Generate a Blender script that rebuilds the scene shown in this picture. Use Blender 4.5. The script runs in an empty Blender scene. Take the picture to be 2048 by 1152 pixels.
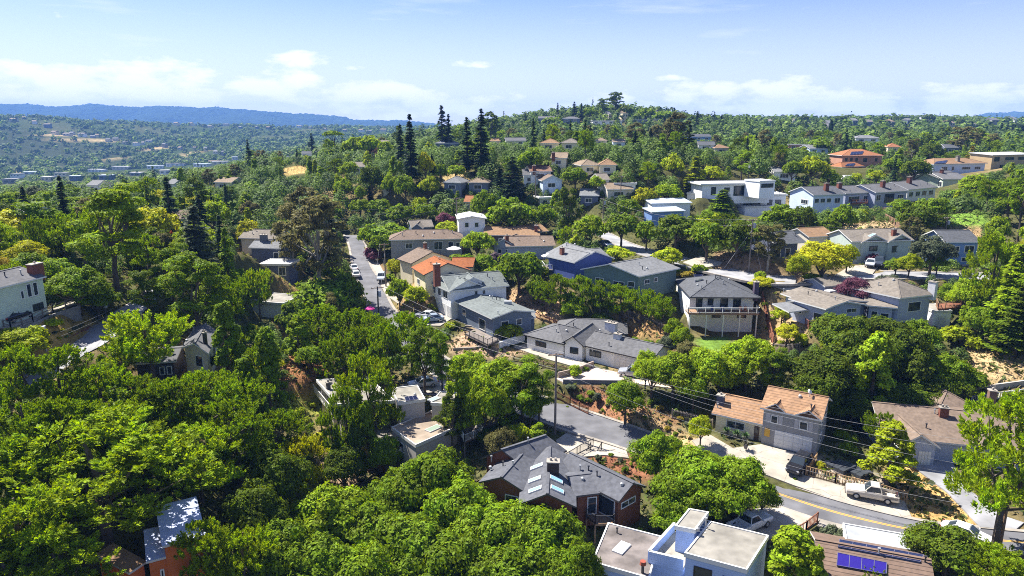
# Hillside suburb seen from the air: terrain, streets, houses, cars, trees, haze and sky
import bpy, math, random
import numpy as np
from mathutils import Vector
PI = math.pi
scn = bpy.context.scene
COL = scn.collection
F = 1384.0
TH = math.radians(13.25)
CT, ST = math.cos(TH), math.sin(TH)
H = 41.0
rng = random.Random(7)
nrs = np.random.RandomState(11)

# ---------------------------------------------------------------- photo geometry
def U(px, py, z):
    """plan position of what the photo shows at a pixel, when it stands at height z"""
    a = (px - 1024) / F; v = (576 - py) / F
    d = (H - z) / (ST - v * CT)
    return np.array((a * d, d * CT + v * d * ST))
def PJ(x, y, z):
    zr = z - H
    d = y * CT - zr * ST
    v = y * ST + zr * CT
    return 1024 + F * x / d, 576 - F * v / d, d

# ---------------------------------------------------------------- mesh helper
class MB:
    def __init__(s): s.v = []; s.f = []; s.m = []
    def add(s, vs, fs, mi=0):
        o = len(s.v)
        s.v += [tuple(float(c) for c in p) for p in vs]
        for f in fs: s.f.append(tuple(i + o for i in f)); s.m.append(mi)
    def quad(s, a, b, c, d, mi=0): s.add([a, b, c, d], [(0, 1, 2, 3)], mi)
    def obox(s, p, u, v, w, mi=0):
        """box from corner p along the three edge vectors"""
        p, u, v, w = map(np.array, (p, u, v, w))
        s.add([p, p+u, p+u+v, p+v, p+w, p+u+w, p+u+v+w, p+v+w],
              [(3,2,1,0), (4,5,6,7), (0,1,5,4), (1,2,6,5), (2,3,7,6), (3,0,4,7)], mi)
    def box(s, c, size, mi=0):
        c = np.array(c, float); h = np.array(size, float) / 2
        s.obox(c - h, (2*h[0],0,0), (0,2*h[1],0), (0,0,2*h[2]), mi)
    def bar(s, a, b, t, mi=0, t2=None):
        a = np.array(a, float); b = np.array(b, float); d = b - a
        L = np.linalg.norm(d)
        if L < 1e-6: return
        d /= L; up = np.array((0,0,1.)) if abs(d[2]) < .95 else np.array((1.,0,0))
        u = np.cross(d, up); u /= np.linalg.norm(u); w = np.cross(u, d)
        t2 = t2 or t
        s.obox(a - u*t/2 - w*t2/2, u*t, d*L, w*t2, mi)
    def tube(s, pts, rads, n=6, mi=0):
        pts = [np.array(p, float) for p in pts]; o = len(s.v)
        for i, p in enumerate(pts):
            d = pts[min(i+1, len(pts)-1)] - pts[max(i-1, 0)]
            d = d / (np.linalg.norm(d) + 1e-9)
            up = np.array((0,0,1.)) if abs(d[2]) < .9 else np.array((1.,0,0))
            u = np.cross(d, up); u /= np.linalg.norm(u); w = np.cross(u, d)
            for k in range(n):
                a = 2*PI*k/n
                q = p + (u*math.cos(a) + w*math.sin(a)) * rads[i]
                s.v.append((float(q[0]), float(q[1]), float(q[2])))
        for i in range(len(pts)-1):
            for k in range(n):
                a = o+i*n+k; b = o+i*n+(k+1)%n
                s.f.append((a, b, b+n, a+n)); s.m.append(mi)
        s.f.append(tuple(o+k for k in range(n))[::-1]); s.m.append(mi)
        s.f.append(tuple(o+(len(pts)-1)*n+k for k in range(n))); s.m.append(mi)
    def prism(s, poly, z0, z1, mi=0):
        n = len(poly)
        zb = z0 if hasattr(z0, '__len__') else [z0]*n
        zt = z1 if hasattr(z1, '__len__') else [z1]*n
        vs = [(p[0], p[1], zb[i]) for i, p in enumerate(poly)] + [(p[0], p[1], zt[i]) for i, p in enumerate(poly)]
        fs = [tuple(range(n))[::-1], tuple(range(n, 2*n))] + [(i, (i+1)%n, (i+1)%n+n, i+n) for i in range(n)]
        s.add(vs, fs, mi)
    def build(s, name, mats, parent=None, loc=None, smooth=False):
        me = bpy.data.meshes.new(name)
        L = np.array(loc if loc is not None else (0,0,0), float)
        me.from_pydata([tuple(np.array(p) - L) for p in s.v], [], s.f)
        if not isinstance(mats, (list, tuple)): mats = [mats]
        for m in mats: me.materials.append(m)
        if len(mats) > 1: me.polygons.foreach_set('material_index', s.m)
        if smooth: me.polygons.foreach_set('use_smooth', [True]*len(s.f))
        me.update()
        o = bpy.data.objects.new(name, me); COL.objects.link(o)
        if parent is not None: o.parent = parent
        elif loc is not None: o.location = L
        return o
def tag(o, label=None, cat=None, group=None, kind=None):
    if label: o['label'] = label
    if cat: o['category'] = cat
    if group: o['group'] = group
    if kind: o['kind'] = kind
    return o
def empty(name, loc, label=None, cat=None, group=None, rz=0):
    o = bpy.data.objects.new(name, None); COL.objects.link(o)
    o.location = loc; o.rotation_euler = (0, 0, rz); o.empty_display_size = .5
    return tag(o, label, cat, group)

# ---------------------------------------------------------------- materials
_M = {}
def nt(name):
    m = bpy.data.materials.new(name); m.use_nodes = True
    n = m.node_tree.nodes; b = n['Principled BSDF']
    return m, n, m.node_tree.links, b
def S(col):
    """sRGB 0-255 to linear"""
    out = []
    for c in col:
        c /= 255.0
        out.append(c/12.92 if c <= .04045 else ((c+.055)/1.055)**2.4)
    return tuple(out)
def mat(key, col, rough=.8, var=.18, scale=1.2, rows=None, rowamt=.25, bump=0, metal=0, spec=.3, big=.12, crack=0):
    """procedural surface: base colour with fine grain, broad weathering and optional courses (period, axis)"""
    k = (key, tuple(col), rough, var, scale, rows)
    if k in _M: return _M[k]
    m, n, l, b = nt(key)
    tc = n.new('ShaderNodeTexCoord')
    no = n.new('ShaderNodeTexNoise'); no.inputs['Scale'].default_value = scale; no.inputs['Detail'].default_value = 5
    nb = n.new('ShaderNodeTexNoise'); nb.inputs['Scale'].default_value = .25; nb.inputs['Detail'].default_value = 3
    l.new(tc.outputs['Object'], no.inputs['Vector']); l.new(tc.outputs['Object'], nb.inputs['Vector'])
    def mr(src, lo, hi):
        q = n.new('ShaderNodeMapRange'); q.inputs['From Min'].default_value = .3; q.inputs['From Max'].default_value = .7
        q.inputs['To Min'].default_value = lo; q.inputs['To Max'].default_value = hi
        l.new(src, q.inputs['Value']); return q.outputs['Result']
    f = n.new('ShaderNodeMath'); f.operation = 'MULTIPLY'
    l.new(mr(no.outputs['Fac'], 1-var, 1+var), f.inputs[0]); l.new(mr(nb.outputs['Fac'], 1-big, 1+big), f.inputs[1])
    out = f.outputs[0]
    if rows:
        per, ax = rows
        sx = n.new('ShaderNodeSeparateXYZ'); l.new(tc.outputs['Object'], sx.inputs[0])
        d = n.new('ShaderNodeMath'); d.operation = 'DIVIDE'; d.inputs[1].default_value = per
        l.new(sx.outputs[ax], d.inputs[0])
        fr = n.new('ShaderNodeMath'); fr.operation = 'FRACT'; l.new(d.outputs[0], fr.inputs[0])
        lt = n.new('ShaderNodeMath'); lt.operation = 'LESS_THAN'; lt.inputs[1].default_value = .18; l.new(fr.outputs[0], lt.inputs[0])
        mm = n.new('ShaderNodeMath'); mm.operation = 'MULTIPLY_ADD'; mm.inputs[1].default_value = -rowamt; mm.inputs[2].default_value = 1
        l.new(lt.outputs[0], mm.inputs[0])
        g = n.new('ShaderNodeMath'); g.operation = 'MULTIPLY'; l.new(out, g.inputs[0]); l.new(mm.outputs[0], g.inputs[1]); out = g.outputs[0]
    if crack:                                                   # joints, cracks and oil stains worn into paving
        wv = n.new('ShaderNodeVectorMath'); wv.operation = 'ADD'; nv = n.new('ShaderNodeTexNoise'); nv.inputs['Scale'].default_value = .6; l.new(tc.outputs['Object'], nv.inputs['Vector'])
        l.new(tc.outputs['Object'], wv.inputs[0]); l.new(nv.outputs['Color'], wv.inputs[1])
        vo = n.new('ShaderNodeTexVoronoi'); vo.feature = 'DISTANCE_TO_EDGE'; vo.inputs['Scale'].default_value = crack; l.new(wv.outputs[0], vo.inputs['Vector'])
        cr = n.new('ShaderNodeMapRange'); cr.inputs['From Max'].default_value = .012; cr.inputs['To Min'].default_value = .55; l.new(vo.outputs['Distance'], cr.inputs['Value'])
        st = n.new('ShaderNodeTexNoise'); st.inputs['Scale'].default_value = .9; st.inputs['Detail'].default_value = 4; l.new(tc.outputs['Object'], st.inputs['Vector'])
        s2 = n.new('ShaderNodeMapRange'); s2.inputs['From Min'].default_value = .62; s2.inputs['From Max'].default_value = .75; s2.inputs['To Min'].default_value = 1; s2.inputs['To Max'].default_value = .72; l.new(st.outputs['Fac'], s2.inputs['Value'])
        for sr in (cr.outputs[0], s2.outputs[0]):
            g = n.new('ShaderNodeMath'); g.operation = 'MULTIPLY'; l.new(out, g.inputs[0]); l.new(sr, g.inputs[1]); out = g.outputs[0]
    vm = n.new('ShaderNodeVectorMath'); vm.operation = 'SCALE'; vm.inputs[0].default_value = col; l.new(out, vm.inputs['Scale'])
    l.new(vm.outputs[0], b.inputs['Base Color'])
    b.inputs['Roughness'].default_value = rough; b.inputs['Metallic'].default_value = metal
    b.inputs['Specular IOR Level'].default_value = spec
    if bump:
        bu = n.new('ShaderNodeBump'); bu.inputs['Strength'].default_value = bump; bu.inputs['Distance'].default_value = .1
        l.new(no.outputs['Fac'], bu.inputs['Height']); l.new(bu.outputs['Normal'], b.inputs['Normal'])
    _M[k] = m
    return m
def flat(key, col, rough=.5, metal=0, spec=.5, coat=0):
    k = ('flat', key, tuple(col))
    if k in _M: return _M[k]
    m, n, l, b = nt(key)
    tc = n.new('ShaderNodeTexCoord'); no = n.new('ShaderNodeTexNoise'); no.inputs['Scale'].default_value = 3
    l.new(tc.outputs['Object'], no.inputs['Vector'])
    q = n.new('ShaderNodeMapRange'); q.inputs['To Min'].default_value = .88; q.inputs['To Max'].default_value = 1.1; l.new(no.outputs['Fac'], q.inputs['Value'])
    vm = n.new('ShaderNodeVectorMath'); vm.operation = 'SCALE'; vm.inputs[0].default_value = col; l.new(q.outputs[0], vm.inputs['Scale'])
    l.new(vm.outputs[0], b.inputs['Base Color'])
    b.inputs['Roughness'].default_value = rough; b.inputs['Metallic'].default_value = metal
    b.inputs['Specular IOR Level'].default_value = spec; b.inputs['Coat Weight'].default_value = coat
    _M[k] = m
    return m
def roofmat(c): return mat('shingle_roof', c, rough=.9, var=.22, scale=2.2, bump=.25, spec=.15, big=.1)
def wallmat(c): return mat('painted_siding', c, rough=.8, var=.06, scale=1.5, rows=(.24, 'Z'), rowamt=.16, big=.08)
def stucco(c): return mat('stucco', c, rough=.9, var=.07, scale=3, big=.09)
WHITE = flat('white_trim', (.66, .66, .64), .5)
GLASS = flat('window_glass', (.03, .04, .05), .07, 0, .6)
DARKM = flat('dark_metal', (.03, .03, .035), .5)
GREYM = flat('grey_metal', (.35, .36, .37), .45, .3)
WOOD = mat('weathered_wood', (.24, .15, .09), .9, .3, 2.5)
REDWOOD = mat('redwood_planks', (.22, .09, .05), .9, .25, 2.5)
TANWOOD = mat('tan_fence_wood', (.36, .24, .13), .9, .25, 2.5)
GREYWOOD = mat('grey_old_wood', (.20, .17, .15), .95, .25, 2.5)
CONC = mat('concrete', (.30, .27, .23), .9, .2, .8, big=.22, crack=.25)
CONC2 = mat('pale_concrete', (.35, .315, .26), .9, .16, .8, big=.2, crack=.25)
TANPAVE = mat('pinkish_paving', (.55, .43, .34), .9, .12, 1.5)
ASPH = mat('asphalt', (.125, .125, .135), .9, .12, .5, big=.2)
ASPHOLD = mat('old_asphalt', (.26, .26, .27), .9, .14, .5, big=.2)
YELLOW = flat('yellow_road_paint', (.55, .32, .05), .8)
BRICK = mat('brick', (.20, .075, .05), .9, .25, 4, rows=(.12, 'Z'))
WHITEBRICK = mat('white_painted_brick', (.62, .62, .64), .9, .1, 4, rows=(.15, 'Z'))
SOLAR = flat('solar_glass', (.012, .016, .05), .12, 0, .6)

# ---------------------------------------------------------------- camera, sun, sky
cd = bpy.data.cameras.new('camera'); cam = bpy.data.objects.new('camera', cd); COL.objects.link(cam)
cam.location = (0, 0, H); cam.rotation_euler = (PI/2 - TH, 0, 0)
cd.sensor_width = 36; cd.lens = 36 * F / 2048; cd.clip_start = .5; cd.clip_end = 30000
scn.camera = cam
SUN_EL, SUN_AZ = math.radians(54), math.radians(-52)      # azimuth from straight ahead (+Y) towards the right (+X)
sv = Vector((math.sin(SUN_AZ)*math.cos(SUN_EL), math.cos(SUN_AZ)*math.cos(SUN_EL), math.sin(SUN_EL)))
sl = bpy.data.lights.new('sun', 'SUN'); sl.energy = 5.0; sl.angle = math.radians(.53); sl.color = (1, .95, .86)
so = bpy.data.objects.new('sun', sl); COL.objects.link(so)
so.rotation_euler = sv.to_track_quat('Z', 'Y').to_euler(); so.location = (0, 0, 300)
w = bpy.data.worlds.new('World'); scn.world = w; w.use_nodes = True
wn, wl = w.node_tree.nodes, w.node_tree.links
bg = wn['Background']
sky = wn.new('ShaderNodeTexSky'); sky.sky_type = 'NISHITA'; sky.sun_disc = False
sky.sun_elevation = SUN_EL; sky.sun_rotation = SUN_AZ
sky.air_density = 1.0; sky.dust_density = .3; sky.ozone_density = 3.0; sky.altitude = 50
def wm(op, a, b=None, c=None):
    q = wn.new('ShaderNodeMath'); q.operation = op
    for i, x in enumerate((a, b, c)):
        if x is None: continue
        if isinstance(x, (int, float)): q.inputs[i].default_value = x
        else: wl.new(x, q.inputs[i])
    return q.outputs[0]
tc = wn.new('ShaderNodeTexCoord'); sx = wn.new('ShaderNodeSeparateXYZ'); wl.new(tc.outputs['Generated'], sx.inputs[0])
az = wm('ARCTAN2', sx.outputs[0], sx.outputs[1]); el = wm('ARCSINE', sx.outputs[2])
def wnoise(sa, se, scale, det, off=0):
    cx = wn.new('ShaderNodeCombineXYZ'); wl.new(wm('MULTIPLY', az, sa), cx.inputs[0]); wl.new(wm('MULTIPLY', el, se), cx.inputs[1])
    cx.inputs[2].default_value = off
    no = wn.new('ShaderNodeTexNoise'); no.inputs['Scale'].default_value = scale; no.inputs['Detail'].default_value = det
    no.inputs['Roughness'].default_value = .58
    wl.new(cx.outputs[0], no.inputs['Vector']); return no.outputs['Fac']
# cumulus banks low over the horizon, each a soft patch of sky broken up by noise
clouds = [(70,170,190,30), (160,185,150,18), (290,150,130,26), (600,124,70,16), (560,172,100,30), (690,188,150,24), (860,205,180,24), (960,127,55,9),
          (1480,188,170,26), (1650,203,260,28), (1900,213,190,24), (1340,156,35,7), (1210,215,120,20), (15,130,40,12), (390,195,120,16), (760,222,80,20), (710,135,30,6)]
env = None
for (px, py, wx, hy) in clouds:
    a0 = math.atan2((px-1024)/F, CT + (576-py)/F*ST)
    v = (576-py)/F; e0 = math.atan2(v*CT - ST, math.hypot(CT + v*ST, (px-1024)/F))
    da = wm('MULTIPLY', wm('SUBTRACT', az, a0), F/wx/1.2); de = wm('MULTIPLY', wm('SUBTRACT', el, e0), F/hy/1.25)
    r = wm('SUBTRACT', 1.0 if wx > 71 else .62, wm('ADD', wm('MULTIPLY', da, da), wm('MULTIPLY', de, de)))
    r = wm('MAXIMUM', r, -1.0)
    env = r if env is None else wm('MAXIMUM', env, r)
n1 = wnoise(1, 2.4, 15, 10)
cm = wm('ADD', wm('MULTIPLY', env, .62), wm('MULTIPLY', wm('SUBTRACT', n1, .5), 3.0))
mr_ = wn.new('ShaderNodeMapRange'); mr_.interpolation_type = 'SMOOTHSTEP'
mr_.inputs['From Min'].default_value = -.3; mr_.inputs['From Max'].default_value = .72; wl.new(cm, mr_.inputs['Value'])
# thin cirrus streaks higher up
n2 = wnoise(1.2, 9, 4, 6, 3.0)
mr2 = wn.new('ShaderNodeMapRange'); mr2.interpolation_type = 'SMOOTHSTEP'
mr2.inputs['From Min'].default_value = .42; mr2.inputs['From Max'].default_value = .8; mr2.inputs['To Max'].default_value = .35; wl.new(n2, mr2.inputs['Value'])
mr3 = wn.new('ShaderNodeMapRange'); mr3.inputs['From Min'].default_value = 0; mr3.inputs['From Max'].default_value = .17
mr3.inputs['To Min'].default_value = .6; mr3.inputs['To Max'].default_value = 0.0; wl.new(el, mr3.inputs['Value'])
veil = wm('MAXIMUM', mr2.outputs[0], mr3.outputs[0])
mask = wm('MAXIMUM', wm('MULTIPLY', mr_.outputs[0], .95), veil)
mask = wm('MULTIPLY', mask, wm('GREATER_THAN', sx.outputs[2], -.02))
mx = wn.new('ShaderNodeMix'); mx.data_type = 'RGBA'; wl.new(mask, mx.inputs[0])
sb = wn.new('ShaderNodeVectorMath'); sb.operation = 'MULTIPLY'; sb.inputs[1].default_value = (.575, .57, .755); wl.new(sky.outputs[0], sb.inputs[0]); wl.new(sb.outputs[0], mx.inputs[6]); mx.inputs[7].default_value = (6.3, 6.25, 6.4, 1)
wl.new(mx.outputs[2], bg.inputs['Color']); bg.inputs['Strength'].default_value = .085
scn.view_settings.view_transform = 'Standard'; scn.view_settings.look = 'None'
scn.view_settings.exposure = 1.36; scn.view_settings.gamma = 1.0
scn.render.engine = 'CYCLES'
cy = scn.cycles
cy.max_bounces = 8; cy.diffuse_bounces = 6; cy.glossy_bounces = 2; cy.transmission_bounces = 6; cy.volume_bounces = 1; cy.transparent_max_bounces = 6
cy.filter_width = 1.0; cy.sample_clamp_indirect = 3; cy.use_denoising = False; cy.caustics_reflective = False; cy.caustics_refractive = False
# ---------------------------------------------------------------- house builder
RC = {k: roofmat(tuple(x*.84 for x in c)) for k, c in dict(
    dark=(.118,.122,.138), grey=(.135,.135,.14), light=(.20,.205,.21), slate=(.10,.105,.115), green=(.17,.19,.185), brown=(.20,.15,.115), tan=(.26,.20,.14),
    taupe=(.21,.185,.155), redbrown=(.22,.13,.09), orange=(.31,.11,.042), terra=(.33,.14,.065), warm=(.28,.175,.10)).items()}
RC['tile'] = mat('clay_tile_roof', (.29,.17,.095), .9, .22, 2.2, rows=(.19,'Z'), rowamt=.45, bump=.25)
RC['browntile'] = mat('brown_tile_roof', (.17,.115,.085), .9, .15, 2.2, rows=(.17,'Z'), rowamt=.55)
RC['white'] = mat('white_roof_coating', (.44,.44,.44), .7, .1, .9, big=.12)
RC['gravel'] = mat('gravel_roof', (.235,.22,.19), .95, .2, .9, big=.25)
RC['rust'] = mat('stained_gravel_roof', (.28,.225,.17), .95, .25, .7, big=.3)
RC['tar'] = mat('dark_tar_roof', (.15,.13,.12), .9, .35, .8, big=.35)
RC['palegrey'] = mat('pale_grey_roof', (.31,.325,.345), .7, .1, .9)
RC['bluemetal'] = mat('blue_metal_roof', (.40,.46,.66), .45, .12, .9)  # white metal; blue shade and sky reflection are mixed into the base colour
RC['blue'] = mat('pale_blue_metal_roof', (.36,.41,.47), .5, .1, .9)
WC = {k: wallmat(tuple(min(.82, x*1.14) for x in c)) for k, c in dict(
    white=(.74,.73,.70), cream=(.68,.60,.42), beige=(.52,.48,.40), grey=(.27,.265,.26), redbrown=(.15,.055,.027), bluegrey=(.13,.16,.21), green=(.12,.17,.16),
    blue=(.065,.095,.27), paleblue=(.50,.58,.72), lavender=(.33,.36,.45), palegreen=(.45,.52,.42), greengrey=(.36,.42,.38), rust=(.50,.13,.035), tan=(.50,.36,.20), dark=(.06,.055,.06),
    slate=(.10,.115,.17), midblue=(.16,.26,.50), skyblue=(.34,.44,.66), pink=(.46,.29,.22)).items()}
WC['stucco'] = stucco((.83,.82,.80)); WC['greystucco'] = stucco((.40,.37,.35)); WC['modern'] = stucco((.82,.83,.85)); WC['terrawall'] = stucco((.42,.22,.15))
FASC = flat('fascia_board', (.55,.54,.52), .6); FASCD = flat('dark_fascia', (.06,.055,.055), .6)
HOUSES = []; PADS = []; CTRL = []; LM = []
class House: pass
def wing(A, B, z, t='gx', L=None, C=None, r=1.4, h=3., wc='white', rc='grey', o=.45, fo=0, win='', nw=0, fa=0, th=.2, pad=1):
    return dict(A=A, B=B, z=z, t=t, L=L, C=C, r=r, h=h, wc=wc, rc=rc, o=o, fo=fo, win=win, nw=nw, fa=fa, th=th, pad=pad)
def plan(w):
    z = w['z']; a = U(*w['A'], z); b = U(*w['B'], z)
    W = np.linalg.norm(b-a); u = (b-a)/W
    if w['C'] is not None:
        c = U(*w['C'], z); v = c-b; L = np.linalg.norm(v); v /= L
    else:
        L = w['L']; v = np.array((-u[1], u[0]))
    w.update(a=a, u=u, v=v, W=W, Lr=L, zf=z-w['h'])
    return w
def make_window(root, o, u, n, u0, u1, z0, z1, kind, near):
    """window in the wall plane through o, along u, outward n"""
    n3 = np.array((n[0], n[1], 0)); u3 = np.array((u[0], u[1], 0)); k3 = np.array((0,0,1.))
    p = lambda s, z, d: np.array((o[0], o[1], 0)) + u3*s + k3*z + n3*d
    w, h = u1-u0, z1-z0
    if kind == 'g':
        m = MB(); m.obox(p(u0, z0, .0), u3*w, -n3*-.05, k3*h)
        for i in range(1, 4): m.obox(p(u0, z0+h*i/4-.02, .05), u3*w, n3*.012, k3*.03, 1)
        for i in range(1, 4): m.obox(p(u0+w*i/4-.02, z0, .062), u3*.04, n3*.01, k3*h, 1)
        return m.build('garage_door', [WHITE, FASC], root, root.location)
    if kind == 'd':
        m = MB(); m.obox(p(u0, z0, 0), u3*w, n3*.06, k3*h); m.obox(p(u0+w*.2, z0+h*.5, .06), u3*w*.6, n3*.01, k3*h*.38, 1)
        return m.build('door', [flat('door_paint', (.10,.06,.04)), GLASS], root, root.location)
    if kind == 'y':
        m = MB(); m.obox(p(u0, z0, 0), u3*w, n3*.06, k3*h); m.obox(p(u0+.1, z0+.1, .06), u3*(w-.2), n3*.01, k3*(h-.2), 1)
        return m.build('window', [flat('yellow_board', (.62,.34,.03)), flat('yellow_panel', (.66,.38,.04))], root, root.location)
    t = .11 if near else .16
    fr = MB()
    fr.obox(p(u0, z0, 0), u3*w, n3*.07, k3*t); fr.obox(p(u0, z1-t, 0), u3*w, n3*.07, k3*t)
    fr.obox(p(u0, z0+t, 0), u3*t, n3*.07, k3*(h-2*t)); fr.obox(p(u1-t, z0+t, 0), u3*t, n3*.07, k3*(h-2*t))
    nm = max(0, int(round(w/1.1))-1) if kind != 'p' else 0
    for i in range(nm): fr.obox(p(u0+w*(i+1)/(nm+1)-.03, z0+t, 0), u3*.06, n3*.065, k3*(h-2*t))
    fm = DARKM if kind == 'k' else WHITE
    if near:
        f = fr.build('window', fm, root, root.location)
        g = MB(); g.obox(p(u0+t*.7, z0+t*.7, -.02), u3*(w-1.4*t), n3*.045, k3*(h-1.4*t))
        g.build('pane', GLASS, f, root.location)
    else:
        fr.obox(p(u0+t*.7, z0+t*.7, -.02), u3*(w-1.4*t), n3*.045, k3*(h-1.4*t), 1)
        f = fr.build('window', [fm, GLASS], root, root.location)
    if kind == 's':                                            # shutters either side
        for q in (u0-.55, u1+.05):
            m = MB(); m.obox(p(q, z0-.05, 0), u3*.5, n3*.05, k3*(h+.1)); m.build('shutter', flat('grey_shutter', (.42,.41,.42)), root, root.location)
    return f
def build_wing(root, w, hs, near=True):
    a, u, v, W, L, z, r, o, th = (w[k] for k in ('a','u','v','W','Lr','z','r','o','th'))
    t, fo = w['t'], w['fo']; zf = w['zf']; zb = zf - 2.0
    loc = root.location
    P = lambda s, q, zz: np.array((*(a + u*s + v*q), zz))
    R = MB()
    top = []
    if t in ('gx', 'gy'):
        if t == 'gx': prof = [(0, z), (L/2, z+r), (L, z)]; Q = lambda k, zz, e: P(W*e, k, zz)
        else: prof = [(0, z), (W/2, z+r), (W, z)]; Q = lambda k, zz, e: P(k, L*e, zz)
        pl = prof + [(k, zz-th) for k, zz in prof[::-1]]
        n = 6; vs = [Q(k, zz, 0) for k, zz in pl] + [Q(k, zz, 1) for k, zz in pl]
        R.add(vs, [(0,1,7,6), (1,2,8,7)], 0)
        R.add(vs, [(0,5,4,1), (1,4,3,2), (6,7,10,11), (7,8,9,10), (0,6,11,5), (2,3,9,8), (5,11,10,4), (4,10,9,3)], 1)
        rc_ = MB()
        top += [[vs[i] for i in f] for f in ((0,1,7,6), (1,2,8,7))]
        up = np.array((0,0,.05)); R.bar(vs[1]+up*.2, vs[7]+up*.2, .3, 0, .07)
    elif t == 'hip':
        e = [P(0,0,z), P(W,0,z), P(W,L,z), P(0,L,z)]
        if W >= L: r0, r1 = P(L/2, L/2, z+r), P(W-L/2, L/2, z+r); fs = [(0,1,5,4), (1,2,5), (2,3,4,5), (3,0,4)]
        else: r0, r1 = P(W/2, W/2, z+r), P(W/2, L-W/2, z+r); fs = [(0,1,4), (1,2,5,4), (2,3,5), (3,0,4,5)]
        vs = e + [r0, r1]; R.add(vs, fs, 0); top += [[vs[i] for i in f] for f in fs]
        dn = np.array((0,0,-th)); vb = [q+dn for q in e]
        R.add(e + vb, [(0,4,5,1), (1,5,6,2), (2,6,7,3), (3,7,4,0), (4,7,6,5)], 1)
        rd = np.array((0,0,.02))
        for i, j in ((0,4), (1,5 if W >= L else 4), (2,5), (3,4 if W >= L else 5), (4,5)): R.bar(vs[i]+rd, vs[j]+rd, .22, 0, .05)
    elif t == 'shed':
        vs = [P(0,0,z), P(W,0,z), P(W,L,z+r), P(0,L,z+r)]; vb = [q-np.array((0,0,th)) for q in vs]
        R.add(vs, [(0,1,2,3)], 0); R.add(vs+vb, [(0,4,5,1), (1,5,6,2), (2,6,7,3), (3,7,4,0), (4,7,6,5)], 1); top.append(vs)
    else:                                                       # flat roof with a low upstand round its edge
        vs = [P(0,0,z), P(W,0,z), P(W,L,z), P(0,L,z)]; vb = [q-np.array((0,0,.35)) for q in vs]
        R.add(vs, [(0,1,2,3)], 0); R.add(vs+vb, [(0,4,5,1), (1,5,6,2), (2,6,7,3), (3,7,4,0), (4,7,6,5)], 1); top.append(vs)
        kx = np.array((0,0,.09)); c = .16
        for (s0,q0,s1,q1) in ((0,0,W,c), (0,L-c,W,L), (0,c,c,L-c), (W-c,c,W,L-c)):
            R.obox(P(s0,q0,z+.002), P(s1,q0,0)-P(s0,q0,0), P(s0,q1,0)-P(s0,q0,0), kx, 1)
    R.build('roof', [RC[w['rc']] if isinstance(w['rc'], str) else w['rc'], FASCD if w['fa'] == 1 else WHITE if w['fa'] == 2 else FASC], root, loc)
    hs.top += top
    if w['nw']: return
    wm_ = WC[w['wc']]
    M = MB(); q0 = o + fo
    if t == 'gx':
        zt = z + 2*r*o/L - .1; zt0 = z + 2*r*q0/L - .1; pf = [(q0, zb), (L-o, zb), (L-o, zt), (L/2, z+r-.1), (q0, zt0)]
        vs = [P(o, k, zz) for k, zz in pf] + [P(W-o, k, zz) for k, zz in pf]
    elif t == 'gy':
        zt = z + 2*r*o/W - .1; pf = [(o, zb), (W-o, zb), (W-o, zt), (W/2, z+r-.1), (o, zt)]
        vs = [P(k, q0, zz) for k, zz in pf] + [P(k, L-o, zz) for k, zz in pf]
    if t in ('gx', 'gy'):
        M.add(vs, [(0,1,2,3,4), (9,8,7,6,5), (0,5,6,1), (1,6,7,2), (2,7,8,3), (3,8,9,4), (4,9,5,0)])
    else:
        zt = z - .15; rb = (r*(L-o)/L if t == 'shed' else 0); rf = (r*q0/L if t == 'shed' else 0)
        pl = [P(o,q0,0), P(W-o,q0,0), P(W-o,L-o,0), P(o,L-o,0)]
        M.prism(pl, zb, [zt+rf, zt+rf, zt+rb, zt+rb])
    M.build('wall', wm_, root, loc)
    for sp in w['win'].split(';'):
        if not sp.strip(): continue
        q = sp.split(); side = q[0]; u0, u1, z0, z1 = map(float, q[1:5]); kd = q[5] if len(q) > 5 else 'w'
        if side == 'f': og, du, nn, ln = P(o, q0, 0), u, np.array((u[1], -u[0])), W-2*o
        elif side == 'r': og, du, nn, ln = P(W-o, q0, 0), v, np.array((v[1], -v[0])), L-o-q0
        else: og, du, nn, ln = P(o, L-o, 0), -v, -np.array((v[1], -v[0])), L-o-q0
        make_window(root, og, du, nn, u0*ln, u1*ln, zf+z0, zf+z1, kd, near)
def house(name, label, short, wings, near=True, cat='house', group=None, extra=None):
    h = House(); h.name, h.label, h.short, h.wings, h.near, h.cat, h.group, h.extra = name, label, short, [plan(w) for w in wings], near, cat, group, extra
    h.top = []
    for w in h.wings:
        if w['nw'] or not w['pad']: continue
        q = [w['a'], w['a']+w['u']*w['W'], w['a']+w['u']*w['W']+w['v']*w['Lr'], w['a']+w['v']*w['Lr']]
        PADS.append((np.array(q), (0, 0, w['zf']-.15), 3.5))
        CTRL.append((*np.mean(q, axis=0), w['zf']))
    HOUSES.append(h); return h
def finish(h):
    w0 = h.wings[0]; c = w0['a'] + w0['u']*w0['W']/2 + w0['v']*w0['Lr']/2
    h.root = empty(h.name, (c[0], c[1], min(w['zf'] for w in h.wings)), h.label, h.cat, h.group)
    h.loc = h.root.location
    for w in h.wings: build_wing(h.root, w, h, h.near)
    px, py, d = PJ(c[0], c[1], w0['z'])
    LM.append((px, py, d, h.short))
    if h.extra: h.extra(h)
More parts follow.
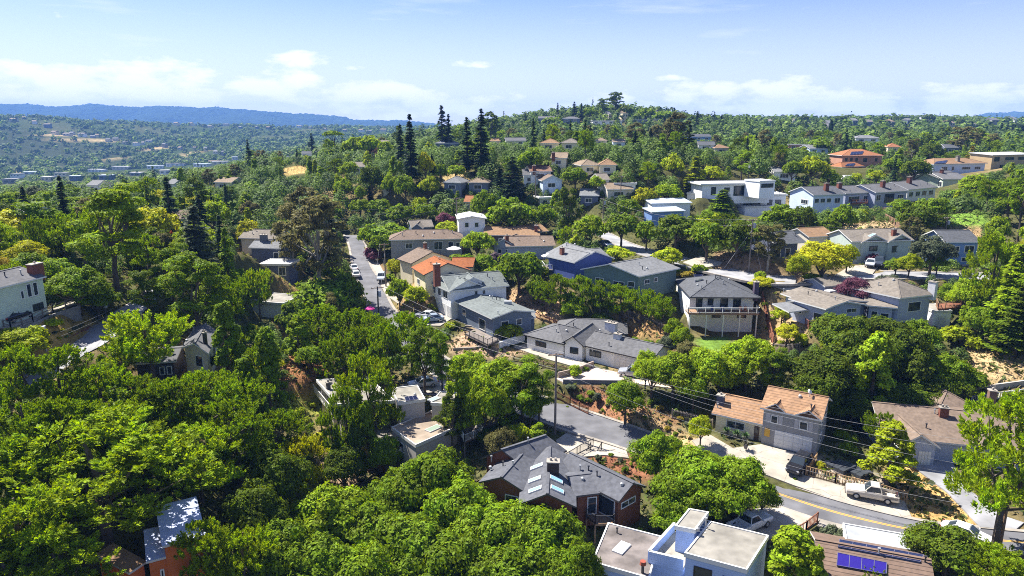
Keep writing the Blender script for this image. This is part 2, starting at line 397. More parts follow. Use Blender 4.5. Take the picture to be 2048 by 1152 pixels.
def on_roof(h, px, py):
    o = np.array((0, 0, H)); a = (px-1024)/F; v = (576-py)/F
    dr = np.array((a, CT+v*ST, v*CT-ST)); best = None
    for f in h.top:
        p = [np.array(q) for q in f]; n = np.cross(p[1]-p[0], p[2]-p[0]); n /= np.linalg.norm(n)
        if n[2] < 0: n = -n
        den = n @ dr
        if abs(den) < 1e-6: continue
        t = n @ (p[0]-o) / den; x = o + dr*t
        k = len(p); sg = [np.cross(p[(i+1) % k]-p[i], x-p[i]) @ n for i in range(k)]
        if (all(s > -.4 for s in sg) or all(s < .4 for s in sg)) and t > 0 and (best is None or t < best[0]): best = (t, x, n)
    if best is None:
        w = h.wings[0]; z = w['z']+.5; q = U(px, py, z); return np.array((*q, z)), np.array((0,0,1.))
    return best[1], best[2]
def chimney(h, px, py, sx=1.0, sy=.7, hh=1.4, m=BRICK, pots=2):
    p, n = on_roof(h, px, py); b = MB(); w = h.wings[0]; u = np.array((*w['u'],0)); v = np.array((-u[1],u[0],0))
    b.obox(p-u*sx/2-v*sy/2-np.array((0,0,1.2)), u*sx, v*sy, (0,0,hh+1.2))
    b.obox(p-u*(sx/2+.08)-v*(sy/2+.08)+np.array((0,0,hh)), u*(sx+.16), v*(sy+.16), (0,0,.12), 1)
    for i in range(pots):
        q = p + u*((i+.5)/pots-.5)*sx*.8 + np.array((0,0,hh+.12)); b.tube([q, q+np.array((0,0,.3))], [.14,.13], 8, 1)
    return b.build('chimney', [m, CONC], h.root, h.loc)
def vents(h, *pts):
    for i, (px, py) in enumerate(pts):
        p, n = on_roof(h, px, py); b = MB(); k = np.array((0,0,1.))
        if i % 3 == 2:
            b.tube([p-k*.05, p+k*.22, p+k*.34], [.2,.2,.02], 8); b.build('roof_vent', GREYM, h.root, h.loc)
        else:
            b.tube([p-k*.2, p+k*.5], [.07,.07], 8); b.tube([p+k*.5, p+k*.62], [.13,.13], 8); b.build('vent_pipe', DARKM if i % 2 else GREYM, h.root, h.loc)
def skylight(h, px, py, w=.7, l=1.2, ax=None, tint=(.22,.36,.42)):
    p, n = on_roof(h, px, py); wg = h.wings[0]
    down = np.array((n[0], n[1], -(n[0]**2+n[1]**2)/max(n[2],.1)))
    if np.linalg.norm(down) < .05: down = np.array((*wg['v'],0))*-1.0
    down /= np.linalg.norm(down); s = np.cross(n, down)
    b = MB(); b.obox(p-s*w/2-down*l/2-n*.05, s*w, down*l, n*.2)
    f = b.build('skylight', WHITE, h.root, h.loc)
    g = MB(); g.obox(p-s*(w/2-.07)-down*(l/2-.07)+n*.151, s*(w-.14), down*(l-.14), n*.012)
    g.build('pane', flat('skylight_glass', tint, .08), f, h.loc)
def panel(h, quad, name='solar_panel', m=SOLAR, th=.1, grid=(4,2)):
    pn = [on_roof(h, *q) for q in quad]; n = pn[0][1]; p = [q for q, _ in pn]
    b = MB(); b.add([q+n*.05 for q in p]+[q+n*(.05+th) for q in p], [(3,2,1,0),(4,5,6,7),(0,1,5,4),(1,2,6,5),(2,3,7,6),(3,0,4,7)])
    for i in range(grid[0]+1):
        t = i/grid[0]; b.bar(p[0]+(p[1]-p[0])*t+n*(.06+th), p[3]+(p[2]-p[3])*t+n*(.06+th), .05, 1, .02)
    for i in range(grid[1]+1):
        t = i/grid[1]; b.bar(p[0]+(p[3]-p[0])*t+n*(.062+th), p[1]+(p[2]-p[1])*t+n*(.062+th), .05, 1, .02)
    b.build(name, [m, flat('panel_frame', (.10,.10,.16))], h.root, h.loc)
def P3(px, py, z): return np.array((*U(px, py, z), z))
def railing(root, loc, pts, hgt=1.0, m=DARKM, step=.14, post=1.6, name='railing', rail=.06, bal=.025):
    b = MB(); k = np.array((0,0,1.))
    for p, q in zip(pts[:-1], pts[1:]):
        p, q = np.array(p, float), np.array(q, float); L = np.linalg.norm(q-p)
        b.bar(p+k*hgt, q+k*hgt, rail*1.4, 0, rail); b.bar(p+k*.1, q+k*.1, rail, 0, rail)
        for i in range(int(L/post)+2): 
            t = min(1, i*post/L); x = p+(q-p)*t; b.bar(x-k*.05, x+k*(hgt+.05), .09)
        if step:
            for i in range(1, int(L/step)): x = p+(q-p)*i*step/L; b.bar(x+k*.12, x+k*hgt, bal)
    return b.build(name, m, root, loc)
def deck(h, poly, z, th=.25, m=WOOD, posts=None, rail=None, rm=DARKM, name='deck', rh=1.0, step=.14, plen=4):
    pts = [U(x, y, z) for x, y in poly]; b = MB(); b.prism(pts, z-th, z)
    d = b.build(name, m, h.root, h.loc)
    if posts:
        for i in posts:
            b = MB(); q = pts[i]*.97 + np.mean(pts, axis=0)*.03; b.bar((*q, z-th-plen), (*q, z-th), .16); b.build('deck_post', m, h.root, h.loc)
    if rail: railing(d, h.loc, [(*pts[i], z) for i in rail], rh, rm, step)
    return d

# ---------------------------------------------------------------- the houses, near to far
def x_main(h):
    for i, q in enumerate(((1074,934), (1070,960), (1071,980), (1112,960), (1114,980))): skylight(h, *q, .75, 1.5, tint=((.25,.42,.36) if i < 2 else (.22,.42,.60)))
    chimney(h, 1106, 944, 1.3, .9, 1.3, mat('dark_brick', (.05,.035,.03), .9), 2)
    vents(h, (983,921), (1003,914), (981,936), (1006,932), (1026,931), (1165,959), (1056,884), (1177,941), (1244,970), (1194,952), (1160,940))
    deck(h, [(1172,1034), (1190,1048), (1226,1048), (1242,1020), (1200,1004)], -.5, rail=[0,1,2,3], rm=DARKM, posts=[0,1,2,3])
house('brown_house', 'dark grey shingle roofed red-brown house with five skylights and a front deck', 'dark-roofed skylight house', [
    wing((1036,1009), (1153,1014), 2.2, 'gy', L=11, r=1.4, h=4.2, wc='redbrown', rc='dark', fa=1, win='f .05 .3 2.2 3.3 p;f .76 .95 1.2 3.4 p'),
    wing((957,964), (1050,984), 2.3, 'gy', L=9, r=1.2, h=4, wc='redbrown', rc='dark', fa=1, win='f .55 .9 1.6 3.0'),
    wing((960,916), (1046,932), 2.7, 'gy', C=(1134,901), r=1.6, h=2.9, wc='redbrown', rc='dark', fa=1),
    wing((1150,992), (1209,985), 2.2, 'gx', L=6, r=.8, h=4, wc='redbrown', rc='dark', fa=1, win='f .45 .9 1.3 3.4 p'),
    wing((1238,1003), (1294,973), 2.3, 'gy', L=9.5, r=1.3, h=4, wc='redbrown', rc='dark', fa=1, win='f .12 .75 2.5 3.3;l .6 .95 1.2 3.5 p')], extra=x_main)

def x_flat(h):
    skylight(h, 867, 858, 1.1, 2.2, tint=(.25,.32,.25)); vents(h, (812,861), (853,793), (830,790)); skylight(h, 868, 799, 1.0, 1.6, tint=(.3,.4,.42))
    panel(h, [(809,796), (832,793), (837,800), (812,804)], grid=(3,1)); panel(h, [(846,789), (868,786), (876,792), (852,795)], grid=(2,1))
    chimney(h, 657, 778, .5, .5, 1.0, DARKM, 1)
    deck(h, [(625,779), (668,832), (694,828), (646,774)], .9, rail=[3,0,1,2], rm=WHITE, posts=[0,1], m=WHITE, plen=5)
    deck(h, [(917,862), (929,884), (967,868), (948,848)], .6, rail=[0,1,2,3], rm=WHITE, posts=[1,2], m=GREYWOOD, plen=4)
house('flat_roof_house', 'grey stucco house of stepped flat gravel roofs with white railed decks among the pines', 'stepped flat-roofed grey house', [
    wing((782,855), (831,891), 1.8, 'flat', C=(918,852), h=4, wc='greystucco', rc='rust', o=.15, win='f .1 .5 1.5 2.8'),
    wing((795,806), (851,799), 4.4, 'flat', L=5.6, h=4, wc='greystucco', rc='gravel', o=.12),
    wing((861,806), (907,810), 4.3, 'flat', L=4.2, h=4, wc='greystucco', rc='gravel', o=.12),
    wing((632,760), (675,809), 3.6, 'flat', C=(790,802), h=5, wc='greystucco', rc='gravel', o=.5, fa=2, win='l .2 .8 2.5 4.4 p'),
    wing((700,850), (790,905), -.2, 'flat', C=(870,866), h=4.5, wc='dark', rc='gravel', o=.3, win='f .2 .5 2 3.6;f .6 .8 2 3.6')], extra=x_flat)

def x_blue(h):
    skylight(h, 1243, 1097, 1.1, 2.0, tint=(.6,.66,.70)); vents(h, (1412,1047), (1234,1066), (1395,1060))
    p, n = on_roof(h, 1285, 1146); b = MB(); k = np.array((0,0,1.)); b.tube([p, p+k*.9], [.14,.14], 8); b.tube([p+k*.9, p+k*1.25], [.32,.28], 8, 1)
    b.build('flue', [DARKM, flat('rusty_cap', (.30,.07,.04))], h.root, h.loc)
    # sunken roof terrace with parapets
    T = [U(1348,1062,1.0), U(1297,1119,1.0), U(1366,1136,1.0), U(1400,1075,1.0)]
    b = MB(); b.prism(T, .7, 1.0); b.build('terrace_floor', CONC2, h.root, h.loc)
    b = MB(); b.prism(T, -5, .7); b.build('wall', WC['skyblue'], h.root, h.loc)
    b = MB()
    for i, j in ((0,1), (1,2)):
        p, q = np.array((*T[i], .7)), np.array((*T[j], .7)); b.bar(p+k*.6, q+k*.6, .18, 0, 1.2); b.bar(p+k*1.23, q+k*1.23, .26, 1, .06)
    b.build('parapet', [WC['skyblue'], WHITE], h.root, h.loc)
    b = MB()                                                    # small white pergola
    c = np.array((*U(1376,1096,1.0), 1.0)); u = np.array((*h.wings[0]['u'], 0)); v = np.array((-u[1], u[0], 0))
    for i in (0, 1):
        for j in (0, 1): b.bar(c+u*i*1.4+v*j*2.2, c+u*i*1.4+v*j*2.2+k*2.1, .09)
    for j in range(5): b.bar(c+v*j*.55+k*2.1-u*.2, c+v*j*.55+k*2.1+u*1.6, .07)
    b.build('pergola', WHITE, h.root, h.loc)
house('blue_house', 'light blue flat-roofed house with a sunken roof terrace beside the white pickup', 'light blue flat-roofed house', [
    wing((1368,1107), (1494,1141), 3.1, 'flat', C=(1538,1072), h=5.6, wc='skyblue', rc='gravel', o=.12, fa=2, win='f .15 .46 3.2 4.6 k;f .64 .92 2.6 4.4 k;f .1 .4 .6 1.9 k'),
    wing((1349,1053), (1391,1061), 3.7, 'flat', C=(1418,1025), h=5, wc='skyblue', rc='gravel', o=.12, fa=2),
    wing((1183,1125), (1299,1158), .6, 'flat', C=(1322,1073), h=4, wc='skyblue', rc='tar', o=.12, fa=2, win='f .1 .4 1.5 3 k;f .5 .85 1.5 3 k')], extra=x_blue)

def x_solar(h):
    panel(h, [(1675,1107), (1773,1127), (1772,1150), (1673,1132)], m=flat('blue_solar_glass', (.028,.018,.20), .2, 0, .4), grid=(4,1))
    panel(h, [(1679,1083), (1847,1114), (1840,1128), (1676,1097)], 'solar_panel', SOLAR, .14, (6,1)); vents(h, (1757,1108), (1850,1124))
house('tile_house', 'brown tile roofed house with a bright blue solar panel at the bottom edge', 'brown roof with the blue solar panel', [
    wing((1632,1172), (1880,1222), 1.6, 'gx', L=9, r=1.9, h=3.2, wc='beige', rc='browntile', o=.5)], extra=x_solar)
house('carport', 'white flat carport roof between the blue solar panel roof and the road', 'white carport roof', [
    wing((1692,1086), (1833,1112), 1.9, 'flat', L=3.6, h=2.3, wc='white', rc='palegrey', o=.1)], cat='carport')

def x_tan(h):
    chimney(h, 1441, 806, .9, .8, 1.1, mat('slate_blue_brick', (.07,.075,.11), .9), 1); vents(h, (1435,815), (1622,818), (1600,794))
    b = MB(); p, n = on_roof(h, 1618, 793); k = np.array((0,0,1.)); b.tube([p, p+k*.6], [.04,.04]); b.tube([p+k*.6, p+k*.68+np.array((.1,-.1,0))], [.35,.3], 10); b.build('satellite_dish', WHITE, h.root, h.loc)
    b = MB(); q = P3(1575,912,1.75); 
house('garage_house', 'two storey grey house with tan tile roof and wide white garage door', 'tan tile roofed grey house', [
    wing((1520,815), (1645,841), 6.4, 'gx', L=7.5, r=1.7, h=5.0, wc='grey', rc='tile', o=.4, fa=2, win='f .24 .92 .05 2.3 g;f .05 .15 1.2 2.3 y;f .14 .28 3.1 4.2 s;f .66 .82 3.1 4.2 s;r .3 .5 3.2 4.4 p;r .65 .8 3.4 4.4 p;r .3 .5 .9 2.1 p'),
    wing((1423,826), (1534,851), 3.9, 'gx', L=7, r=1.7, h=2.6, wc='cream', rc='tile', o=.5, fa=2, win='f .22 .62 .9 2.0;f .82 .92 0 2.05 d'),
    wing((1530,815), (1570,824), 6.5, 'gy', L=3.2, r=.8, h=1, rc='tile', nw=1, fa=2, th=.15),
    wing((1590,829), (1643,841), 6.5, 'gy', L=3.2, r=.9, h=1, rc='tile', nw=1, fa=2, th=.15)], extra=x_tan)

def x_brown(h):
    chimney(h, 1886, 832, 1.0, .7, 1.1, BRICK, 2); chimney(h, 1978, 826, .8, .8, 3.0, mat('brown_chimney', (.16,.10,.075), .9), 1); vents(h, (1869,827), (1852,856), (1930,822))
house('brown_roof_house', 'low house with a broad brown shingle roof and blue-grey garage beyond the lime tree', 'broad brown roofed house', [
    wing((1764,872), (2080,905), 3.6, 'gx', L=13, r=1.9, h=2.7, wc='lavender', rc='brown', o=.6),
    wing((1797,893), (1882,896), 3.3, 'gy', L=10, r=1.6, h=2.8, wc='lavender', rc='brown', o=.4, fa=2, win='f .1 .42 .1 2.1 g;f .55 .9 .1 2.1 g'),
    wing((1868,836), (1990,834), 3.4, 'hip', L=9, r=2.1, h=2.7, wc='lavender', rc='brown', o=.5)], extra=x_brown)

def x_white(h):
    chimney(h, 1222, 660, 2.1, .9, 1.3, WHITEBRICK, 3); chimney(h, 1235, 676, 1.2, .8, .7, WHITEBRICK, 1)
    vents(h, (1113,664), (1147,652), (1200,662), (1218,692), (1185,700), (1133,662)); 
    b = MB(); p = P3(1139,653,7.0)
house('white_house', 'long single storey white house with grey hip roof and white garage door', 'long white house', [
    wing((1164,690), (1303,722), 5.5, 'gx', L=8, r=1.5, h=2.6, wc='stucco', rc='grey', o=.5, fa=1, win='f .06 .25 .9 2.0 k;f .46 .82 .05 2.05 g;f .87 .98 .5 1.4 k'),
    wing((1046,669), (1127,688), 5.5, 'hip', L=9, r=1.6, h=2.6, wc='stucco', rc='grey', o=.5, fa=1, win='f .25 .55 .9 1.9 k'),
    wing((1122,686), (1168,693), 5.55, 'gy', L=9, r=1.5, h=2.6, wc='stucco', rc='grey', o=.5, fa=1, win='f .3 .78 .9 2.0 k'),
    wing((1110,662), (1256,668), 5.5, 'hip', L=7, r=1.5, h=2.6, wc='stucco', rc='grey', o=.5, fa=1)], extra=x_white)

def x_deckhouse(h):
    panel(h, [(1387,548), (1403,547), (1407,561), (1390,565)], grid=(3,1)); vents(h, (1407,549), (1431,557), (1458,560), (1413,567), (1403,577), (1395,571), (1446,568), (1440,557))
    chimney(h, 1511, 588, .8, 1.0, 2.2, mat('plum_brick', (.08,.06,.09), .9), 1)
    z = 8.55; A, B = U(1377,626,z), U(1519,627,z); v = h.wings[0]['v']
    b = MB(); b.prism([A, B, B+v*2.6, A+v*2.6], z-.3, z); d = b.build('deck', WOOD, h.root, h.loc)
    railing(d, h.loc, [(*(A+v*2), z), (*A, z), (*B, z), (*(B+v*2), z)], 1.0, WHITE, .0, 1.5)
    for t in (.03, .26, .5, .73, .97):
        q = A+(B-A)*t+v*.15; b = MB(); b.bar((*q, z-4.7), (*q, z-.3), .18); b.build('deck_post', WHITE, h.root, h.loc)
    for t, c in ((.75, 1), (.82, 1), (.5, 0), (.35, 0)):
        q = np.array((*(A+(B-A)*t+v*.8), z)); b = MB(); b.box(q+np.array((0,0,.4)), (.5,.5,.06)); b.box(q+np.array((0,.24,.7)), (.5,.06,.6))
        for i in (-1, 1):
            for j in (-1, 1): b.bar(q+np.array((i*.2, j*.2, 0)), q+np.array((i*.2, j*.2, .4)), .05)
        o = b.build('deck_chair', flat('chair_red' if c else 'chair_blue', (.30,.10,.05) if c else (.06,.08,.20)), None, q)
        CH.append(o)
CH = []
house('deck_house', 'two storey white house with dark hip roof and a full width balcony on posts', 'white house with balcony on posts', [
    wing((1380,594), (1522,595), 11.2, 'hip', L=14.5, r=2.3, h=6.9, wc='stucco', rc='slate', o=.5, fo=1.7, fa=1,
         win='f .27 .38 4.7 6.4 p;f .48 .6 4.4 6.4 k;f .1 .2 4.5 6.3 k;f .68 .8 4.4 6.4 k;f .36 .5 2.5 3.6 k;f .76 .9 2.5 3.6 k')], extra=x_deckhouse)

def x_greengrey(h): vents(h, (1278,530), (1285,539), (1294,537))
house('green_house', 'dark green-grey house with broad pale roof and low gable above the pine hedge', 'dark green-grey house', [
    wing((1160,538), (1278,553), 13.8, 'gy', C=(1361,536), r=1.7, h=4.5, wc='green', rc='light', o=.5, fa=2, win='f .22 .38 1.6 3.2;f .55 .76 1.2 3.0;f .82 .95 2.2 3.3;r .15 .3 2.6 3.5;r .4 .5 2.6 3.5;f .3 .5 -1.5 -.2')], extra=x_greengrey)
def x_bluehouse(h):
    chimney(h, 1124, 508, .9, .7, 1.3, BRICK, 1); vents(h, (1133,492), (1170,500), (1150,489))
    deck(h, [(1084,531), (1090,539), (1150,541), (1146,530)], 11.9, rail=[0,1,2], rm=WHITE, step=.3, posts=[0,1,2], m=GREYWOOD, plen=3)
house('blue_gable_house', 'deep blue house with white window trim, grey roof and parasol deck', 'deep blue house', [
    wing((1093,505), (1150,524), 14.6, 'gx', L=9.5, r=1.8, h=3, wc='blue', rc='light', o=.45, fa=2, win='f .3 .42 .6 2.5 p;f .5 .56 .6 2.5 d;f .68 .9 1.4 2.6'),
    wing((1149,525), (1208,516), 14.6, 'gy', L=9, r=1.5, h=3.5, wc='blue', rc='light', o=.45, fa=2, win='f .42 .66 2.0 3.2'),
    wing((1190,515), (1219,512), 14.2, 'gx', L=7, r=1.2, h=3, wc='beige', rc='light', o=.4)], extra=x_bluehouse)
def x_greyhouse(h):
    vents(h, (918,557), (930,562), (958,568), (975,553), (985,560)); chimney(h, 910, 545, .7, .7, 1.0, GREYM, 1)
house('pale_grey_house', 'pale grey two storey house with grey-green roof, small dormer and garage below', 'pale grey dormer house', [
    wing((898,582), (1019,571), 10.3, 'gx', L=10, r=2.0, h=5.4, wc='white', rc='green', o=.5, fa=2, win='f .42 .48 4.0 4.9;f .56 .62 4.0 4.9;l .05 .35 .1 2.2 g'),
    wing((853,562), (899,583), 10.3, 'gx', L=8, r=1.8, h=5.4, wc='white', rc='green', o=.5, fa=2, win='f .12 .3 3.4 4.9;f .4 .55 3.4 4.9;f .65 .85 3.4 4.9;f .55 .72 .1 2.2 g;f .8 .97 .1 2.2 g'),
    wing((926,566), (968,563), 11.3, 'gy', L=5, r=1.0, h=.5, wc='white', rc='green', o=.3, fa=2, pad=0)], extra=x_greyhouse)
def x_slatehouse(h):
    vents(h, (985,598), (993,600), (980,594), (1000,602), (996,628)); 
    b = MB(); p, n = on_roof(h, 1016, 608); b.box(p+np.array((0,0,.3)), (1.4,1.0,.6)); b.build('rooftop_unit', GREYM, h.root, h.loc)
    d = deck(h, [(930,668), (975,690), (1003,676), (960,652)], 4.6, rail=[0,1,2], rm=DARKM, step=.25, posts=[0,1,2], m=GREYWOOD, plen=2)
    b = MB(); s0 = P3(937,652,4.6); s1 = P3(915,676,3.2)
    for i in range(7):
        q = s0+(s1-s0)*i/6; b.box(q, (1.3,.4,.12))
    b.build('porch_steps', GREYWOOD, h.root, h.loc)
house('slate_house', 'dark blue-grey house under a low pale roof with porch steps at the corner', 'dark blue-grey porch house', [
    wing((908,602), (983,637), 8.2, 'gx', C=(1072,623), r=.9, h=3.6, wc='bluegrey', rc='green', o=.6, fa=2, win='f .12 .24 1.3 2.6;f .62 .8 .3 2.4 p;r .2 .4 1.4 2.6;r .6 .75 1.4 2.6'),
    wing((1030,636), (1072,635), 6.8, 'shed', L=3, r=.7, h=2.7, wc='bluegrey', rc='light', o=.25, fa=2, win='f .45 .78 .9 2.0;l .2 .5 .9 2.0')], extra=x_slatehouse)
def x_orange(h):
    chimney(h, 874, 560, 1.2, .8, 3.0, BRICK, 1); vents(h, (878,519), (862,530))
house('orange_roof_house', 'cream house with a bright orange roof and tall brick chimney', 'orange roofed house', [
    wing((847,550), (944,541), 12.2, 'gy', L=8.5, r=2.0, h=4.4, wc='cream', rc='orange', o=.5, fa=1, win='f .15 .32 1.2 2.4;l .3 .5 1.4 2.6'),
    wing((900,533), (946,534), 12.4, 'gx', L=6, r=1.4, h=4, wc='cream', rc='orange', o=.4, fa=1)], extra=x_orange)
def x_br(h): chimney(h, 850, 494, .6, .6, .9, BRICK, 1); vents(h, (857,500), (880,505))
house('brown_gable_house', 'cream house with a plain brown gable roof behind the orange roof', 'brown gable beside the orange roof', [
    wing((822,527), (908,516), 12.8, 'gy', L=6.5, r=2.0, h=4, wc='cream', rc='brown', o=.5, fa=1)], extra=x_br)
def x_long(h):
    vents(h, (805,471), (832,467), (868,466), (886,466), (905,466), (846,472))
    deck(h, [(862,494), (866,499), (928,497), (926,492)], 10.6, rail=[0,1,2], rm=REDWOOD, m=REDWOOD, step=.12, posts=[0,1,2])
house('long_grey_house', 'long two storey grey house with brown hip roof behind the orange roofed one', 'long brown hip roofed house', [
    wing((777,480), (928,477), 13.6, 'hip', L=8.5, r=1.8, h=5, wc='grey', rc='brown', o=.5, fa=2, win='f .2 .3 2.7 4.1;f .6 .73 2.2 4.3;f .8 .88 2.5 4.2;f .91 .97 2.9 4.0')], extra=x_long)
def x_wh(h): vents(h, (952,430), (938,432), (962,431))
house('white_tall_house', 'two storey white house with low white gable roof and garage below', 'white two storey house by the utility pole', [
    wing((914,438), (974,437), 17.5, 'gy', L=10, r=.7, h=5.2, wc='white', rc='white', o=.5, fa=2, win='f .22 .38 2.9 4.2;f .6 .76 2.9 4.2;f .15 .55 .1 2.1 g')], extra=x_wh)
house('small_blue_house', 'small blue-grey bungalow with brown roof behind the long brown hip roof', 'small blue-grey bungalow', [
    wing((822,455), (868,453), 14.2, 'gx', L=7, r=1.5, h=3, wc='bluegrey', rc='taupe', o=.4, win='f .2 .5 .8 1.9;f .6 .9 .8 1.9'), 
    wing((822,457), (846,457), 14.2, 'gy', L=6, r=1.3, h=3, wc='bluegrey', rc='taupe', o=.4, fa=2, win='f .35 .65 .7 2.2')], near=False)
def x_dk(h): chimney(h, 1072, 462, .8, .7, 1.4, BRICK, 1)
house('dark_brown_house', 'dark walled house with a tan-brown low roof under the spreading tree', 'dark house under the spreading tree', [
    wing((966,470), (1080,471), 13.8, 'gx', L=9, r=1.5, h=3, wc='dark', rc='warm', o=.6, win='f .25 .4 1 2.2;f .5 .62 1 2.2'),
    wing((1052,466), (1098,462), 14.0, 'gx', L=8, r=1.4, h=3, wc='dark', rc='warm', o=.6)], near=False, extra=x_dk)
def x_sg(h): chimney(h, 1014, 481, .8, .7, 1.2, BRICK, 1); vents(h, (1036,480), (1080,478), (1088,483))
house('brown_long_roof_house', 'pale lavender house with a long brown roof touching the blue one', 'lavender gabled house left of the blue house', [
    wing((1012,493), (1112,491), 13.0, 'gx', L=9, r=1.7, h=3.2, wc='lavender', rc='brown', o=.5, fa=2),
    wing((984,489), (1030,492), 13.0, 'gy', L=9, r=1.5, h=3.2, wc='lavender', rc='brown', o=.4, fa=2, win='f .15 .4 1 2.2;f .58 .85 1 2.2')], near=False, extra=x_sg)
house('pale_roof_house', 'blue walled house with stepped white-blue metal roofs below the modern villa', 'house with white-blue metal roofs', [
    wing((1303,424), (1372,421), 19.2, 'shed', L=5, r=.6, h=5, wc='midblue', rc='blue', o=.4, fa=2, win='f .2 .35 2 3.6;f .6 .75 2 3.6'),
    wing((1303,407), (1385,405), 20.2, 'shed', L=6, r=.8, h=5, wc='white', rc='blue', o=.4, fa=2)], near=False)
def x_modern(h):
    b = MB(); p = P3(1533,372,24); 
    for t in range(3): pass
    z = 20.6; q0, q1 = P3(1462,390,z), P3(1570,391,z); railing(h.root, h.loc, [q0, q1], 1.0, GREYM, .5, 2)
house('modern_villa', 'white modern villa of stacked flat roofed boxes with wide dark windows', 'white modern villa', [
    wing((1402,368), (1550,366), 24.2, 'flat', L=10, h=4, wc='modern', rc='white', o=.9, fa=2, win='f .13 .2 .6 3 k;f .32 .4 1.6 2.8 k;f .46 .64 .3 3.2 k;f .7 .76 .6 3 k;f .82 .97 1.4 3.0 k'),
    wing((1424,389), (1576,389), 20.5, 'flat', L=11, h=4.6, wc='modern', rc='white', o=.4, fa=2, win='f .06 .2 1 3.5 k;f .42 .66 .8 3.6 k;f .75 .82 1.4 3 k;f .86 .94 1.4 3 k'),
    wing((1373,386), (1424,388), 20.9, 'flat', L=8, h=5.2, wc='modern', rc='white', o=.15, fa=2, win='f .15 .3 2.2 3.4 k;f .62 .72 0 4 k'),
    wing((1520,362), (1552,361), 25.4, 'flat', L=7, h=3, wc='modern', rc='white', o=.15, fa=2, win='f .1 .9 1 2.2 k', pad=0),
    wing((1490,414), (1546,412), 17.4, 'flat', L=4, h=3.4, wc='modern', rc='white', o=.1, fa=2)], near=False, extra=x_modern)
def x_t1(h): chimney(h, 1652, 381, 1.2, .9, 2.0, BRICK, 1); chimney(h, 1678, 376, 1.2, .9, 1.4, BRICK, 2); vents(h, (1664,383), (1700,384)); deck(h, [(1702,402), (1703,407), (1735,406), (1734,401)], 19.0, rail=[0,1,2], rm=REDWOOD, m=REDWOOD, step=.3)
house('townhouse', 'grey roofed blue-white terrace house with a red balcony, leftmost of the row', 'townhouse with the red balcony', [
    wing((1627,390), (1692,388), 22, 'gx', L=11, r=1.9, h=6, wc='paleblue', rc='slate', o=.4, fa=2, win='f .04 .2 3.6 5;f .23 .4 3.6 5;f .44 .6 3.6 5;f .7 .9 3.4 5;l .5 .8 3 4.4'),
    wing((1692,387), (1753,384), 21.8, 'gx', L=10, r=1.7, h=6.5, wc='lavender', rc='grey', o=.4, fa=2, win='f .1 .5 3.8 5.6;f .62 .8 3.8 5.6;f .2 .6 .8 2.4;f .7 .85 1 2.4')], near=False, extra=x_t1)
def x_t2(h): chimney(h, 1765, 374, 1.3, .9, 1.7, BRICK, 2); vents(h, (1740,378), (1788,372), (1780,376))
house('townhouse', 'grey roofed terrace house with big dark window, middle of the row', 'middle townhouse of the row', [
    wing((1752,385), (1818,381), 22.0, 'gx', L=11, r=1.9, h=6, wc='lavender', rc='grey', o=.4, fa=2, win='f .03 .18 3.4 5.3;f .3 .6 2.6 5.3 k;f .7 .92 3.6 5')], near=False, extra=x_t2)
def x_t3(h): chimney(h, 1818, 366, 1.4, 1.0, 1.8, BRICK, 2); vents(h, (1840,371), (1855,369))
house('townhouse', 'grey roofed white terrace house at the right end of the row', 'right end townhouse', [
    wing((1817,379), (1876,374), 22.2, 'gx', L=11, r=1.9, h=6, wc='white', rc='grey', o=.4, fa=2, win='f .05 .2 3.6 5.2;f .28 .45 3.6 5.2;f .5 .68 3.6 5.2;f .75 .92 3.6 5.2;f .1 .4 .8 2.4')], near=False, extra=x_t3)
def x_terra(h): panel(h, [(1703,304), (1727,303), (1724,309), (1700,310)], grid=(4,2)); panel(h, [(1695,328), (1710,327), (1706,332), (1690,332)], grid=(2,1))
house('terracotta_house', 'two storey pinkish house with a terracotta hip roof and solar panels', 'terracotta roofed house', [
    wing((1684,311), (1769,311), 29, 'hip', L=13, r=2.4, h=6, wc='terrawall', rc='terra', o=.6, win='f .07 .13 3.6 5 k;f .2 .26 3.6 5 k;f .33 .39 3.6 5 k;f .53 .63 3.4 5 k;f .83 .89 3.6 5 k'),
    wing((1684,334), (1730,332), 25.6, 'hip', L=6, r=1.6, h=3, wc='terrawall', rc='terra', o=.6)], near=False, extra=x_terra)
def x_pg(h): chimney(h, 1883, 346, 1.2, .9, 1.2, BRICK, 1)
house('pale_green_house', 'pale green house with grey roof and a glazed corner bay', 'pale green house with the glazed bay', [
    wing((1880,357), (1926,352), 23.5, 'gx', L=10, r=1.8, h=5, wc='palegreen', rc='grey', o=.5, fa=2, win='f .1 .3 2.4 4;f .4 .6 2.4 4;f .7 .9 2.4 4'),
    wing((1836,352), (1886,358), 23.5, 'gy', L=9, r=1.7, h=5, wc='palegreen', rc='grey', o=.5, fa=2, win='f .4 .58 2.2 4;f .6 .78 2.2 4;f .8 .97 2.2 4')], near=False, extra=x_pg)
def x_ot(h): panel(h, [(1872,324), (1895,321), (1890,327), (1868,328)], grid=(3,2)); chimney(h, 1915, 322, 1.2, 1.0, 1.8, CONC, 1)
house('orange_tan_house', 'cream house with tan-orange hip roof and solar panels', 'tan-orange hip roofed house', [
    wing((1868,328), (1976,326), 27, 'hip', L=11, r=1.8, h=4.2, wc='paleblue', rc='warm', o=.6, fa=2, win='f .15 .27 1.6 3.2;f .35 .4 1.6 3.2;f .55 .72 1.8 3.0;f .8 .92 1.8 3.0')], near=False, extra=x_ot)
